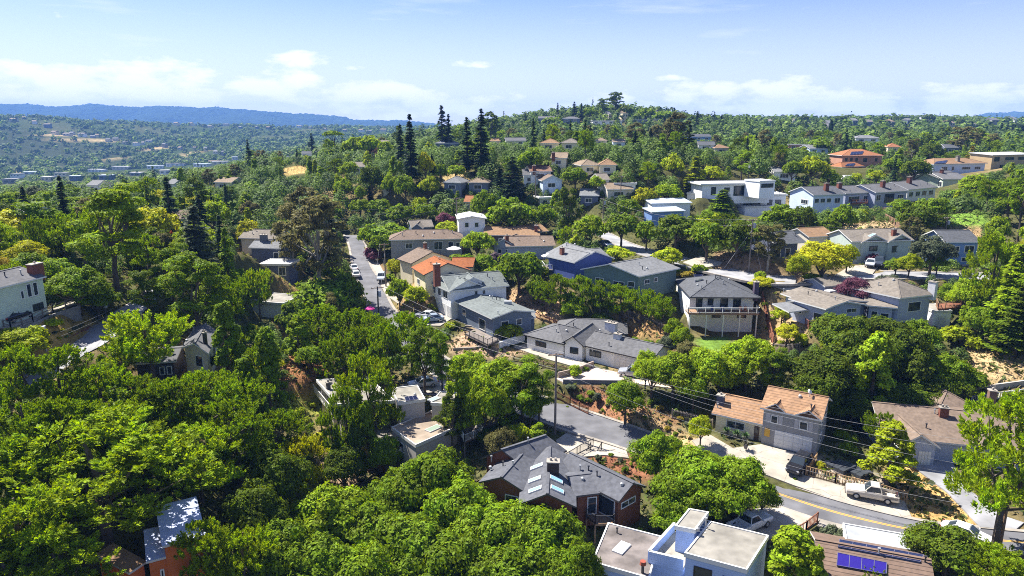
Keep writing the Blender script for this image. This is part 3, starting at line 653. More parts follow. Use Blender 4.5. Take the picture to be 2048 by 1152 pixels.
house('tan_modern_house', 'tan two storey modern house with white flat roof at the right edge', 'tan modern house at the right edge', [
    wing((1986,310), (2075,308), 29.5, 'shed', L=10, r=.6, h=6, wc='tan', rc='white', o=.4, fa=2, win='f .05 .17 3.4 5.2 k;f .3 .5 3.8 5 k;f .6 .9 3.8 5 k;f .2 .34 .6 2 k'),
    wing((1978,325), (2006,324), 26, 'shed', L=5, r=.5, h=3, wc='tan', rc='white', o=.3)], near=False)
def x_twin(h): chimney(h, 1787, 470, .8, .7, 1.2, BRICK, 1); skylight(h, 1744, 471, 1, 1.4)
house('twin_gable_house', 'pale sage house with twin front gables, brown roof and red shuttered windows', 'sage house with twin gables', [
    wing((1704,483), (1829,480), 17.4, 'gx', L=10, r=1.8, h=4.6, wc='greengrey', rc='taupe', o=.4, fa=2),
    wing((1723,485), (1779,483), 17.2, 'gy', L=7, r=1.5, h=4.6, wc='greengrey', rc='taupe', o=.5, fa=2, win='f .34 .68 2.6 3.7 k;f .6 .95 .1 2.2 g'),
    wing((1777,484), (1828,481), 17.2, 'gy', L=7, r=1.5, h=4.6, wc='greengrey', rc='taupe', o=.5, fa=2, win='f .2 .75 2.2 3.6 k')], near=False, extra=x_twin)
house('bright_blue_house', 'bright blue two storey house with grey roof and white windows', 'bright blue house near the right edge', [
    wing((1890,484), (1964,484), 17, 'gx', L=9, r=1.9, h=5.2, wc='midblue', rc='slate', o=.5, fa=2, win='f .3 .46 2.9 4.3;f .6 .92 2.7 4.4;f .55 .78 .8 1.9')], near=False)
def x_gr(h): vents(h, (1587,470), (1590,472))
house('grey_porch_house', 'house with a slate grey roof and deep shaded porch above the bare slope', 'slate roofed porch house', [
    wing((1550,488), (1613,484), 17, 'gx', L=9, r=1.8, h=4, wc='slate', rc='slate', o=.5, fa=2, fo=1.5, win='f .2 .4 .6 2.6;f .55 .75 .4 2.6'),
    wing((1618,474), (1672,471), 17.2, 'gx', L=8, r=1.4, h=3.5, wc='beige', rc='warm', o=.4)], near=False, extra=x_gr)
def x_low(h):
    vents(h, (1567,584), (1616,590), (1633,583), (1695,589), (1670,600)); skylight(h, 1660, 582, 1.2, 1.6, tint=(.7,.7,.7))
    deck(h, [(1610,648), (1618,654), (1636,652), (1628,644)], 8.6, rail=[0,1,2], rm=REDWOOD, m=REDWOOD, posts=[0,1,2], plen=3)
house('low_gable_house', 'lavender house with wide low brown roof and deep white fascias', 'lavender low-roofed house', [
    wing((1576,597), (1652,618), 12, 'gx', L=11, r=.9, h=3.6, wc='lavender', rc='taupe', o=.7, fa=2, win='f .12 .3 1.4 2.5;f .66 .98 .6 2.4 p'),
    wing((1650,617), (1735,609), 12, 'gy', L=11, r=.9, h=3.6, wc='lavender', rc='taupe', o=.7, fa=2, win='f .05 .5 .8 2.2;f .6 .9 2.2 3.0'),
    wing((1730,610), (1796,616), 11.8, 'gx', L=9, r=.8, h=3.6, wc='lavender', rc='taupe', o=.7, fa=2, win='f .1 .4 1.4 2.6;f .5 .9 1.4 2.4'),
    wing((1578,624), (1626,618), 10.9, 'shed', L=4, r=.5, h=2.6, rc='light', nw=1, fa=2)], extra=x_low)
def x_hip(h):
    chimney(h, 1864, 585, 1.2, .8, 1.8, WHITEBRICK, 1); vents(h, (1757,571), (1763,556), (1787,561))
    deck(h, [(1872,608), (1876,618), (1925,613), (1920,604)], 10.7, rail=[0,1,2,3], rm=WOOD, m=REDWOOD, posts=[0,1,2], step=.25)
    b = MB(); 
house('hip_roof_house', 'lavender-blue house with tan hip roof, white chimney and side deck', 'lavender hip roofed house', [
    wing((1692,573), (1801,596), 13.5, 'hip', C=(1874,588), r=2.2, h=4.4, wc='lavender', rc='taupe', o=.6, fa=2, win='f .72 .86 1.4 3.0;r .3 .72 1.6 3.3 p'),
    wing((1650,573), (1700,568), 12.6, 'gx', L=6, r=.9, h=3.4, wc='lavender', rc='taupe', o=.5),
    wing((1868,622), (1905,622), 10.4, 'flat', L=5, h=3, wc='white', rc='gravel', o=.1, win='f .15 .75 .1 2.2 g')], extra=x_hip)
def x_left(h):
    chimney(h, 72, 545, 1.8, 1.0, 1.2, BRICK, 1); vents(h, (42,548), (10,552))
house('cream_house', 'two storey pale cream house with grey roof and brick chimney at the left edge', 'cream house at the left edge', [
    wing((-70,592), (93,552), 20.5, 'gx', L=8, r=1.2, h=5.4, wc='palegreen', rc='grey', o=.35, fa=2, win='f .75 .82 3.0 4.9 p;f .84 .91 3.0 4.9 p;f .66 .71 3.0 4.2;f .8 .95 .9 1.9 k'),
    wing((-30,605), (66,587), 18.1, 'shed', L=3.2, r=.5, h=2.9, wc='palegreen', rc='grey', o=.3, fa=2, win='f .62 .72 .1 2.2;f .8 .9 .8 2.1')], extra=x_left)
def x_lr(h): chimney(h, 411, 687, .4, .4, 1.5, DARKM, 1); vents(h, (388,662), (380,672), (374,682), (367,691))
house('pine_side_house', 'grey shingled gable house with dark flue and white trim behind the near pines', 'grey gable house among the left pines', [
    wing((363,695), (417,707), 11.6, 'gy', C=(438,664), r=1.0, h=4, wc='beige', rc='grey', o=.5, fa=2, win='f .45 .8 1.6 3.2;r .15 .3 1.4 3;r .5 .7 1.4 3'),
    wing((262,728), (352,722), 10.2, 'gx', L=7, r=.8, h=3, wc='dark', rc='grey', o=.5, win='f .6 .75 1 2.2;f .8 .95 1 2.2')], extra=x_lr)
def x_ll(h): chimney(h, 528, 482, 1.6, .8, 1.4, mat('grey_brick', (.16,.17,.2), .9), 2); vents(h, (505,468), (512,462))
house('left_grey_house', 'grey-brown roofed house with wide grey chimney left of the big olive-brown tree', 'house left of the olive-brown tree', [
    wing((476,476), (557,478), 14.8, 'gx', L=8, r=1.6, h=4, wc='beige', rc='taupe', o=.5),
    wing((496,495), (562,497), 14.0, 'gx', L=6, r=1.2, h=4, wc='slate', rc='light', o=.5, fa=2, win='f .75 .95 1.2 3')], near=False, extra=x_ll)
house('left_flat_house', 'dark blue house with a flat white roof among trees left of the clearing', 'dark blue flat white-roofed house', [
    wing((518,528), (579,529), 11.8, 'flat', L=6, h=5, wc='slate', rc='white', o=.5, fa=2, win='f .6 .9 2.4 4.4'),
    wing((500,602), (566,607), 7.4, 'flat', L=7, h=3, wc='white', rc='gravel', o=.3, fa=2)], near=False)
house('rust_house', 'rust orange house with white-blue metal roofs in the lower left trees', 'rust orange house', [
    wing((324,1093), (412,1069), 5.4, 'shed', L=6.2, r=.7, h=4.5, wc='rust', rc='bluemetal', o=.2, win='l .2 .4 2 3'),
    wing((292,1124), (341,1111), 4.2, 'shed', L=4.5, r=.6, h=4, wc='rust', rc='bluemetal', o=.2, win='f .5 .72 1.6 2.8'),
    wing((258,1146), (294,1122), 3.6, 'shed', L=4.0, r=.8, h=3.4, wc='rust', rc='warm', o=.2)])
# ---------------------------------------------------------------- terrain height from surveyed points
# roads as pairs of edge points in the photo (near/left edge, far/right edge) with their height
ROAD_MAIN = [((690,470),(716,470),9.6), ((700,492),(729,490),8.6), ((707,530),(738,528),7.0), ((717,558),(754,556),6.0), ((727,584),(767,582),5.0), ((741,620),(786,618),4.2),
    ((765,660),(818,655),3.4), ((800,700),(850,690),2.7), ((845,735),(890,716),2.1), ((905,768),(946,748),1.6), ((1000,812),(1045,780),1.1),
    ((1085,842),(1121,804),.7), ((1140,862),(1180,826),.4), ((1249,896),(1285,862),.2), ((1400,955),(1440,922),.1), ((1562,1013),(1590,976),0), ((1666,1046),(1703,1011),0),
    ((1796,1074),(1833,1042),0), ((1900,1090),(1927,1054),0), ((2060,1106),(2080,1068),0), ((2250,1120),(2260,1078),0), ((2900,1168),(2880,1116),.3)]
ROAD_UP = [((1150,447),(1165,440),14.5), ((1198,472),(1214,464),13.6), ((1240,494),(1260,486),13.1), ((1292,513),(1314,503),12.8), ((1370,533),(1388,520),12.6), ((1440,550),(1452,536),12.5),
    ((1530,567),(1536,552),12.3), ((1640,566),(1640,551),12.3), ((1745,558),(1742,543),12.4), ((1880,558),(1876,545),12.5), ((2060,560),(2055,548),12.5)]
ROAD_LEFT = [((40,745),(70,785),9.6), ((129,689),(158,716),11.0), ((182,658),(214,684),11.7), ((238,622),(266,642),12.5), ((281,593),(304,607),13.3), ((318,560),(336,568),14.2)]
def seg_pads(R, extra=.9):
    out = []
    for (a0, b0, z0), (a1, b1, z1) in zip(R[:-1], R[1:]):
        p, q, r, s = U(*a0, z0), U(*b0, z0), U(*b1, z1), U(*a1, z1)
        pts = np.array([(*p, z0), (*q, z0), (*r, z1), (*s, z1)])
        A = np.c_[pts[:, :2], np.ones(4)]; c, *_ = np.linalg.lstsq(A, pts[:, 2], rcond=None)
        out.append((pts[:, :2], (c[0], c[1], c[2]-.12), 3.0))
        CTRL.append((*pts[:, :2].mean(0), pts[:, 2].mean()))
    return out
SLABS = [  # paved areas: name, material, label kind, [(px, py, z)]
 ('driveway', CONC2, [(1112,880,.25),(1136,864,.25),(1252,900,.2),(1258,916,.2),(1208,910,.2),(1125,917,.25)]),
 ('driveway', CONC2, [(1466,893,1.4),(1522,890,1.4),(1638,917,1.4),(1613,934,1.0),(1607,951,.6),(1700,979,.3),(1808,1005,.2),(1826,1034,.15),(1703,1008,.12),(1590,973,.15),(1490,938,.3),(1400,900,.9),(1384,878,1.4),(1420,870,1.5)]),
 ('driveway', CONC2, [(1452,1052,.25),(1512,1016,.2),(1563,1016,.1),(1640,1040,.12),(1592,1072,.25),(1530,1078,.25)]),
 ('pavement', CONC, [(1640,1041,.14),(1666,1048,.12),(1796,1076,.12),(1900,1092,.12),(2000,1104,.12),(1990,1113,.12),(1880,1102,.12),(1700,1066,.12),(1634,1052,.14)]),
 ('driveway', TANPAVE, [(1112,757,2.95),(1187,735,2.95),(1300,757,2.95),(1345,776,2.95),(1250,765,2.95),(1128,765,2.95)]),
 ('path', CONC2, [(1026,694,3.0),(1050,688,3.0),(1190,732,2.96),(1165,738,2.96),(1095,718,3.0)]),
 ('driveway', CONC2, [(-30,655,15.3),(0,648,15.3),(62,632,15.2),(150,600,15.0),(158,606,15.0),(104,622,15.2),(64,643,15.3),(22,657,15.3)]),
 ('driveway', CONC, [(798,772,2.0),(868,752,2.0),(902,768,1.9),(908,790,1.9),(862,794,2.0),(812,792,2.0)]),
 ('driveway', CONC2, [(1366,524,12.9),(1400,513,13.4),(1445,523,13.5),(1440,531,13.0),(1398,537,12.7)]),
 ('driveway', CONC2, [(1540,567,12.2),(1592,567,12.2),(1632,592,10.8),(1582,588,10.8)]),
 ('driveway', ASPHOLD, [(1822,929,.9),(1862,914,.9),(1906,926,.9),(1925,968,.6),(2000,1030,.2),(2048,1045,.15),(2030,1060,.1),(1960,1054,.1),(1895,985,.5)]),
 ('driveway', CONC2, [(731,494,8.5),(743,498,8.5),(768,545,6.5),(788,592,4.9),(806,598,4.8),(796,606,4.6),(774,592,4.8),(756,556,6.0),(740,528,7.0)]),
 ('driveway', CONC, [(826,630,4.7),(888,624,4.9),(908,634,4.8),(880,652,4.5),(848,650,4.5)]),
 ('driveway', CONC2, [(1660,556,12.4),(1700,532,13),(1760,528,13),(1745,548,12.5)]),
 ('driveway', CONC2, [(1918,520,12.2),(1952,516,12.2),(1962,526,12.1),(1925,532,12.1)]),
 ('driveway', CONC2, [(1376,640,6.2),(1390,570,10.5),(1396,570,10.5),(1398,640,6.2)]),
]
slabs = []
for nm, mt, pts in SLABS:
    P = np.array([(*U(x, y, z), z) for x, y, z in pts])
    A = np.c_[P[:, :2], np.ones(len(P))]; c, *_ = np.linalg.lstsq(A, P[:, 2], rcond=None)
    slabs.append((nm, mt, P[:, :2], c))
    PADS.append((P[:, :2], (c[0], c[1], c[2]-.14), 2.5)); CTRL.append((*P[:, :2].mean(0), P[:, 2].mean()))
PADS.append((np.array([U(1378,668,4.3), U(1540,668,4.3), U(1515,712,4.2), U(1392,706,4.2)]), (0,0,4.15), 3.0))
CTRL += [(*U(1400,695,4.2), 4.2), (*U(1480,695,4.2), 4.2)]
PADS = seg_pads(ROAD_MAIN) + seg_pads(ROAD_UP) + seg_pads(ROAD_LEFT) + PADS
def cp(px, py, z): CTRL.append((*U(px, py, z), z))
def cd_(px, py, d):
    a = (px-1024)/F; v = (576-py)/F; CTRL.append((a*d, d*CT+v*d*ST, H-d*ST+v*d*CT))
for q in [(225,1060,4),(340,1130,1.5),(100,900,8),(60,1100,5),(400,900,4.5),(500,1060,0),(600,1000,-3),(560,900,0),(620,760,2.8),(590,830,1),(700,930,-3.5),(650,1010,-4.5),
          (900,1050,-5),(760,1150,-7),(1000,1150,-6),(1180,1100,-4.5),(1250,1060,-2.5),(1330,990,-1),(1420,960,-.3),(1600,1140,-.5),(2000,1150,-.3),(1900,1120,-.2),(1150,930,-1.2),
          (1320,800,2.2),(1400,760,4.2),(1550,760,5),(1700,800,3.5),(1850,740,5),(1990,740,6.5),(2040,700,8),(1700,680,7.2),(1570,690,6.0),(1250,640,6.5),(1180,610,8),(1090,610,6.2),
          (1030,700,3.1),(960,700,3),(1340,620,8.6),(1640,640,8.3),(1480,520,14.5),(1520,500,16),(1640,500,15),(1750,450,18),(1900,440,18.5),(1980,480,16),(1400,480,15.5),(1340,460,16),
          (1280,440,16.5),(1150,420,17),(1050,410,18),(850,420,16),(740,440,12.5),(640,460,11),(640,560,6.5),(560,620,5),(440,640,9),(330,520,14.5),(420,450,15.5),(230,570,14.2),(60,500,17),
          (150,660,12.2),(100,670,12.8),(560,430,15),(470,400,16),(800,360,24),(700,350,23),(600,345,22),(900,330,27),(1000,330,28),(1100,330,28.5),(1250,340,28),(1400,340,27),(1550,350,25),(1640,330,27),
          (1800,330,27),(1950,350,25),(2040,330,27.5),(2048,420,21),(1980,620,9.5),(1930,700,7)]: cp(*q)
for q in [(300,430,185),(150,440,175),(20,440,170),(-200,430,160),(60,395,330),(250,385,360),(400,370,420),(100,372,720),(300,362,850),(450,345,700),(100,352,1080),(300,340,1250),(-300,350,1000),
          (30,315,1350),(200,300,1480),(330,310,1450),(100,240,1750),(-100,232,1800),(0,270,1560),(200,262,1750),(330,270,1850),(450,255,2100),(560,256,2200),(700,256,2200),(700,290,1500),(560,300,1450),(450,300,1500),
          (620,330,420),(560,330,520),(500,345,560),(800,275,900),(860,270,1300),(700,305,460),(640,315,380),(760,306,345),(900,303,330),(1000,300,345),(1040,262,520),(1100,250,560),(1230,222,640),(1330,226,660),(1150,234,580),(1400,242,640),
          (1250,262,500),(1250,285,420),(1430,290,450),(1120,290,400),(1480,256,760),(1560,246,900),(1700,244,950),(1850,246,1000),(2000,250,1100),(2150,255,1100),(1600,272,560),(1750,280,480),(1900,285,460),(2040,285,470),
          (1700,300,360),(1500,305,380)]: cd_(*q)
CTRL += [(x, 9000, 60) for x in (-6000, -2000, 2000, 6000)] + [(-4500, 1500, 20), (-2500, 800, -20), (4500, 1500, 30), (2500, 900, 45), (-60,20,6), (60,20,-1), (0,20,-9), (-200,60,14), (220,70,4), (0,-300,-8), (1500,3000,20), (-1500,3500,-20), (300,-100,0),(-300,-100,5)]
CT_ = np.array(CTRL, float)
def rbf_fit(C):
    X = C[:, :2]; n = len(X)
    D = np.linalg.norm(X[:, None]-X[None], axis=2)
    K = -D - np.eye(n)*.6; Pm = np.c_[np.ones(n), X/1000]
    A = np.block([[K, Pm], [Pm.T, np.zeros((3,3))]])
    return np.linalg.solve(A, np.r_[C[:, 2], 0,0,0])
WTS = rbf_fit(CT_)
def h_base(X, Y):
    X = np.asarray(X, float).ravel(); Y = np.asarray(Y, float).ravel(); out = np.empty(len(X)); n = len(CT_)
    for i in range(0, len(X), 20000):
        x, y = X[i:i+20000], Y[i:i+20000]
        D = np.hypot(x[:, None]-CT_[:, 0], y[:, None]-CT_[:, 1])
        out[i:i+20000] = -D @ WTS[:n] + WTS[n] + WTS[n+1]*x/1000 + WTS[n+2]*y/1000
    r = np.hypot(X, Y)
    k = np.clip((r-60)/400, .1, 1) * np.clip(r/350, .3, 4)
    out += k*(.35*np.sin(X*.11+1.3*np.sin(Y*.07))*np.cos(Y*.09+.5) + .9*np.sin(X*.021+2*np.sin(Y*.013))*np.cos(Y*.017+1))*np.clip((r-90)/120, 0, 1)
    return out
def poly_dist(poly, X, Y):
    """distance outside a polygon (0 inside)"""
    n = len(poly); ins = np.zeros(len(X), bool); dm = np.full(len(X), 1e9)
    for i in range(n):
        x0, y0 = poly[i]; x1, y1 = poly[(i+1) % n]
        c = ((y0 > Y) != (y1 > Y)); 
        with np.errstate(divide='ignore', invalid='ignore'):
            ins ^= c & (X < (x1-x0)*(Y-y0)/(y1-y0+1e-12)+x0)
        dx, dy = x1-x0, y1-y0; L2 = dx*dx+dy*dy+1e-9
        t = np.clip(((X-x0)*dx+(Y-y0)*dy)/L2, 0, 1)
        dm = np.minimum(dm, np.hypot(X-x0-t*dx, Y-y0-t*dy))
    dm[ins] = 0
    return dm
def h_all(X, Y):
    X = np.asarray(X, float).ravel(); Y = np.asarray(Y, float).ravel(); Z = h_base(X, Y)
    for poly, (a, b, c), mg in PADS:
        x0, y0 = poly.min(0)-mg; x1, y1 = poly.max(0)+mg
        k = np.nonzero((X > x0) & (X < x1) & (Y > y0) & (Y < y1))[0]
        if len(k) == 0: continue
        d = poly_dist(poly, X[k], Y[k]); d = np.maximum(d-.3, 0); t = np.clip(d/mg, 0, 1); wgt = 1 - t*t*(3-2*t)
        Z[k] = Z[k]*(1-wgt) + (a*X[k]+b*Y[k]+c)*wgt
    return Z
def hz(x, y): return float(h_all([x], [y])[0])
def hit(px, py, dmax=3000):
    """where the ground is at a pixel of the photo"""
    a = (px-1024)/F; v = (576-py)/F
    d = np.concatenate([np.arange(35, 260, .7), np.geomspace(260, dmax, 260)])
    X = a*d; Y = d*CT+v*d*ST; Zr = H-d*ST+v*d*CT
    g = Zr - h_all(X, Y); k = np.nonzero(g < 0)[0]
    if len(k) == 0: i = int(np.argmin(g)); return np.array((X[i], Y[i], Zr[i]-g[i]))
    i = k[0]
    if i == 0: return np.array((X[0], Y[0], Zr[0]))
    t = g[i-1]/(g[i-1]-g[i]); dd = d[i-1]+(d[i]-d[i-1])*t
    return np.array((a*dd, dd*CT+v*dd*ST, H-dd*ST+v*dd*CT))

# ---------------------------------------------------------------- the ground as one sheet
def axis_pts(lo, hi, step, gl, gh, L, R):
    c = list(np.arange(lo, hi+.01, step)); s = step
    while c[-1] < R: s *= gh; c.append(c[-1]+s)
    s = step
    while c[0] > L: s *= gl; c.insert(0, c[0]-s)
    return np.array(c)
gx_ = axis_pts(-100, 100, 1.2, 1.055, 1.055, -6500, 6500); gy_ = axis_pts(36, 190, 1.2, 1.12, 1.032, -400, 6400)
GX, GY = np.meshgrid(gx_, gy_); GZ = h_all(GX, GY)
vx, vy = GX.ravel(), GY.ravel()
PAINT = [ # bare soil, mulch, dry grass and lawns: colour, polygon in the photo
 ((.40,.27,.16), [(1012,590),(1070,578),(1135,600),(1112,645),(1065,630)]), ((.36,.25,.16), [(900,692),(945,658),(990,684),(1040,704),(1000,716),(930,706)]),
 ((.25,.125,.07), [(1180,775),(1262,806),(1345,842),(1330,870),(1230,842),(1150,806)]), ((.36,.26,.13), [(1300,840),(1450,905),(1400,905),(1270,856),(1270,830)]),
 ((.46,.30,.115), [(1790,935),(1822,929),(1880,985),(1955,1050),(1830,1032),(1800,1000)]), ((.32,.16,.075), [(572,700),(650,712),(640,790),(575,800)]), ((.24,.26,.05), [(570,795),(640,785),(680,860),(600,860)]),
 ((.40,.29,.15), [(1930,690),(2060,690),(2080,772),(1930,778)]), ((.27,.18,.11), [(1436,505),(1500,515),(1580,555),(1530,553),(1440,536)]), ((.42,.28,.09), [(40,668),(110,650),(185,652),(128,686),(60,720)]),
 ((.42,.31,.17), [(1695,445),(1790,440),(1800,470),(1700,470)]), ((.16,.26,.04), [(1895,430),(1960,425),(1975,455),(1900,458)]), ((.36,.25,.13), [(1890,455),(1960,455),(1955,475),(1890,478)]),
 ((.24,.105,.06), [(1180,908),(1212,902),(1306,930),(1280,955),(1215,930)]), ((.38,.32,.25), [(1612,936),(1650,925),(1760,960),(1800,985),(1700,972)]), ((.36,.22,.10), [(1232,640),(1330,660),(1340,690),(1250,672)]),
 ((.12,.20,.035), [(1400,680),(1450,676),(1462,700),(1405,700)]), ((.36,.20,.12), [(730,500),(745,520),(762,545),(752,552)]), ((.36,.24,.12), [(800,590),(860,600),(850,625),(810,615)]), ((.20,.30,.04), [(556,545),(580,545),(578,580),(566,590)]),
 ((.40,.28,.12), [(560,575),(590,565),(600,640),(570,690)]), ((.45,.33,.17), [(1190,700),(1260,760),(1240,720)]), ((.44,.32,.13), [(560,340),(600,330),(620,345),(580,350)]), ((.42,.32,.15), [(880,350),(930,340),(940,365),(890,370)]),
 ((.36,.26,.14), [(1536,620),(1610,640),(1600,700),(1540,690)]), ((.30,.21,.13), [(740,905),(640,840),(660,960),(700,1000)])]
base_c = np.tile(np.array((.085,.085,.035)), (len(vx), 1))
nz = np.sin(vx*.05+2*np.sin(vy*.031))*np.cos(vy*.043+np.sin(vx*.027))
wd = np.clip(nz*1.2-.25, 0, 1)[:, None]
base_c = base_c*(1-wd) + np.array((.20,.15,.075))*wd
far = np.clip((np.hypot(vx, vy)-800)/500, 0, 1)[:, None]
base_c = base_c*(1-far) + far*(np.array((.045,.066,.026)))
nz2 = np.sin(vx*.011+2.2*np.sin(vy*.006+1))*np.cos(vy*.012+2*np.sin(vx*.005))
chap = (np.clip(nz2*1.5-.5, 0, 1)[:, None])*far*.35
base_c = base_c*(1-chap) + np.array((.15,.13,.07))*chap
for col, pl in PAINT:
    w3 = np.array([hit(*q)[:2] for q in pl])
    k = np.nonzero((vx > w3[:,0].min()-3) & (vx < w3[:,0].max()+3) & (vy > w3[:,1].min()-3) & (vy < w3[:,1].max()+3))[0]
    if len(k) == 0: continue
    d = poly_dist(w3, vx[k], vy[k]); wg = np.clip(1-d/1.8, 0, 1)[:, None]
    base_c[k] = base_c[k]*(1-wg) + np.array(col)*wg
FARTAN = [(62,262,18,5),(110,271,16,4),(170,279,40,3.5),(205,283,20,3),(310,297,14,6),(352,300,10,6),(360,312,14,6),(70,338,30,4),(30,343,20,4),(395,306,18,3),(150,300,14,2),(230,318,16,2)]
CHAP = [(-60,258),(60,266),(130,278),(215,300),(290,330),(240,338),(120,334),(-60,330)]
ck = np.nonzero((vy > 700) & (vx < 0))[0]; X_, Y_, _ = PJ(vx[ck], vy[ck], GZ[ck]); dq = poly_dist(np.array(CHAP, float), X_, Y_); wg = np.clip(1-dq/6, 0, 1)[:, None]
base_c[ck] = base_c[ck]*(1-wg) + np.array((.045,.056,.028))*wg
for (px, py, wx, hy) in FARTAN:
    q = hit(px, py); k = np.nonzero((np.abs(vx-q[0]) < wx*1.2) & (np.abs(vy-q[1]) < 160))[0]
    X_, Y_, _ = PJ(vx[k], vy[k], GZ[k]); wg = np.clip(1.3-((X_-px)/wx)**2-((Y_-py)/hy)**2, 0, 1)[:, None]
    base_c[k] = base_c[k]*(1-wg) + np.array((.44,.33,.17))*wg
me = bpy.data.meshes.new('ground'); nx, ny = len(gx_), len(gy_)
me.vertices.add(nx*ny); me.vertices.foreach_set('co', np.c_[vx, vy, GZ].astype(np.float32).ravel())
ii = (np.arange(ny-1)[:, None]*nx + np.arange(nx-1)[None]).ravel()
Q = np.c_[ii, ii+1, ii+nx+1, ii+nx].astype(np.int32)
me.loops.add(Q.size); me.loops.foreach_set('vertex_index', Q.ravel()); me.polygons.add(len(Q))
me.polygons.foreach_set('loop_start', np.arange(0, Q.size, 4, dtype=np.int32)); me.polygons.foreach_set('loop_total', np.full(len(Q), 4, np.int32))
me.polygons.foreach_set('use_smooth', np.ones(len(Q), bool))
at = me.color_attributes.new('soil', 'FLOAT_COLOR', 'POINT'); at.data.foreach_set('color', np.c_[base_c, np.ones(len(vx))].astype(np.float32).ravel())
me.update(); me.validate()
gm, n, l, b = nt('ground_cover')
a = n.new('ShaderNodeAttribute'); a.attribute_name = 'soil'; g = n.new('ShaderNodeNewGeometry')
n1_ = n.new('ShaderNodeTexNoise'); n1_.inputs['Scale'].default_value = 1.3; n1_.inputs['Detail'].default_value = 7; n1_.inputs['Roughness'].default_value = .65; l.new(g.outputs['Position'], n1_.inputs['Vector'])
n2_ = n.new('ShaderNodeTexNoise'); n2_.inputs['Scale'].default_value = .16; n2_.inputs['Detail'].default_value = 5; l.new(g.outputs['Position'], n2_.inputs['Vector'])
q1 = n.new('ShaderNodeMapRange'); q1.inputs['From Min'].default_value = .3; q1.inputs['From Max'].default_value = .7; q1.inputs['To Min'].default_value = .55; q1.inputs['To Max'].default_value = 1.4; l.new(n1_.outputs['Fac'], q1.inputs['Value'])
vm = n.new('ShaderNodeVectorMath'); vm.operation = 'SCALE'; l.new(a.outputs['Color'], vm.inputs[0]); l.new(q1.outputs[0], vm.inputs['Scale'])
hs_ = n.new('ShaderNodeHueSaturation'); l.new(vm.outputs[0], hs_.inputs['Color'])
q2 = n.new('ShaderNodeMapRange'); q2.inputs['From Min'].default_value = .3; q2.inputs['From Max'].default_value = .7; q2.inputs['To Min'].default_value = .7; q2.inputs['To Max'].default_value = 1.25; l.new(n2_.outputs['Fac'], q2.inputs['Value']); l.new(q2.outputs[0], hs_.inputs['Value'])
l.new(hs_.outputs[0], b.inputs['Base Color']); b.inputs['Roughness'].default_value = 1; b.inputs['Specular IOR Level'].default_value = 0
bu = n.new('ShaderNodeBump'); bu.inputs['Strength'].default_value = .6; bu.inputs['Distance'].default_value = .3; l.new(n1_.outputs['Fac'], bu.inputs['Height']); l.new(bu.outputs[0], b.inputs['Normal'])
me.materials.append(gm); go = bpy.data.objects.new('ground', me); COL.objects.link(go); tag(go, kind='structure', label='sloping hillside ground of dry grass, mulch and undergrowth')

# ---------------------------------------------------------------- roads, kerbs, paint, paving
def road(name, R, m, kerb=(1, 1), line=None, label=''):
    Lp = [P3(*a, z) for a, b_, z in R]; Rp = [P3(*b_, z) for a, b_, z in R]
    def dens(P):
        out = []
        for i in range(len(P)-1):
            p0, p1, p2, p3 = P[max(i-1,0)], P[i], P[i+1], P[min(i+2, len(P)-1)]
            for k in range(8):
                t = k/8; out.append(.5*((2*p1)+(-p0+p2)*t+(2*p0-5*p1+4*p2-p3)*t*t+(-p0+3*p1-3*p2+p3)*t**3))
        return out + [P[-1]]
    A, B = dens(Lp), dens(Rp); b = MB()
    for i in range(len(A)-1):
        for k in range(4):
            f0, f1 = k/4, (k+1)/4
            b.quad(A[i]*(1-f0)+B[i]*f0, A[i]*(1-f1)+B[i]*f1, A[i+1]*(1-f1)+B[i+1]*f1, A[i+1]*(1-f0)+B[i+1]*f0)
    o = b.build(name, m); tag(o, label, kind='structure')
    b = MB(); k3 = np.array((0,0,1.))
    for side, E, O in ((0, A, B), (1, B, A)):
        if not kerb[side]: continue
        for i in range(len(E)-1):
            n0 = (E[i]-O[i]); n0[2] = 0; n0 /= np.linalg.norm(n0); n1 = (E[i+1]-O[i+1]); n1[2] = 0; n1 /= np.linalg.norm(n1)
            w_, h_ = .55, .10
            p, q = E[i]+n0*.004, E[i+1]+n1*.004
            b.add([p-k3*.3, q-k3*.3, q+n1*w_-k3*.3, p+n0*w_-k3*.3, p+k3*h_, q+k3*h_, q+n1*w_+k3*(h_+.02), p+n0*w_+k3*(h_+.02)], [(4,5,6,7),(0,1,5,4),(2,3,7,6)] if side else [(7,6,5,4),(4,5,1,0),(6,7,3,2)])
    o2 = b.build('kerb', CONC); tag(o2, 'pale concrete kerb along the ' + name, kind='structure')
    if line:
        b = MB()
        for off in (-.13, .13):
            i0, i1 = int(line[0]*len(A)), int(line[1]*len(A))
            for i in range(i0, min(i1, len(A)-1)):
                def c_(i):
                    m_ = (A[i]+B[i])/2; n_ = (B[i]-A[i])/np.linalg.norm(B[i]-A[i]); return m_+n_*off, n_
                (c0, n0), (c1, n1) = c_(i), c_(i+1); e = k3*.006
                b.quad(c0-n0*.07+e, c0+n0*.07+e, c1+n1*.07+e, c1-n1*.07+e)
        tag(b.build('centre_line', YELLOW), 'double yellow line down the near street', kind='structure')
    return A, B
road('road', ROAD_MAIN, ASPH, (1, 1), (.7, 1.0), 'grey asphalt street winding up past the white house')
road('upper_road', ROAD_UP, ASPHOLD, (1, 1), None, 'pale street behind the deep blue and balcony houses')
road('side_road', ROAD_LEFT, ASPHOLD, (1, 0), None, 'pale street climbing past the left cream house')
for nm, mt, pl, c in slabs:
    b = MB(); zt = pl @ c[:2] + c[2]; b.prism(pl, list(zt-.7), list(zt+.02))
    tag(b.build(nm, mt), 'paved ' + nm, kind='structure')
for h in HOUSES: finish(h)
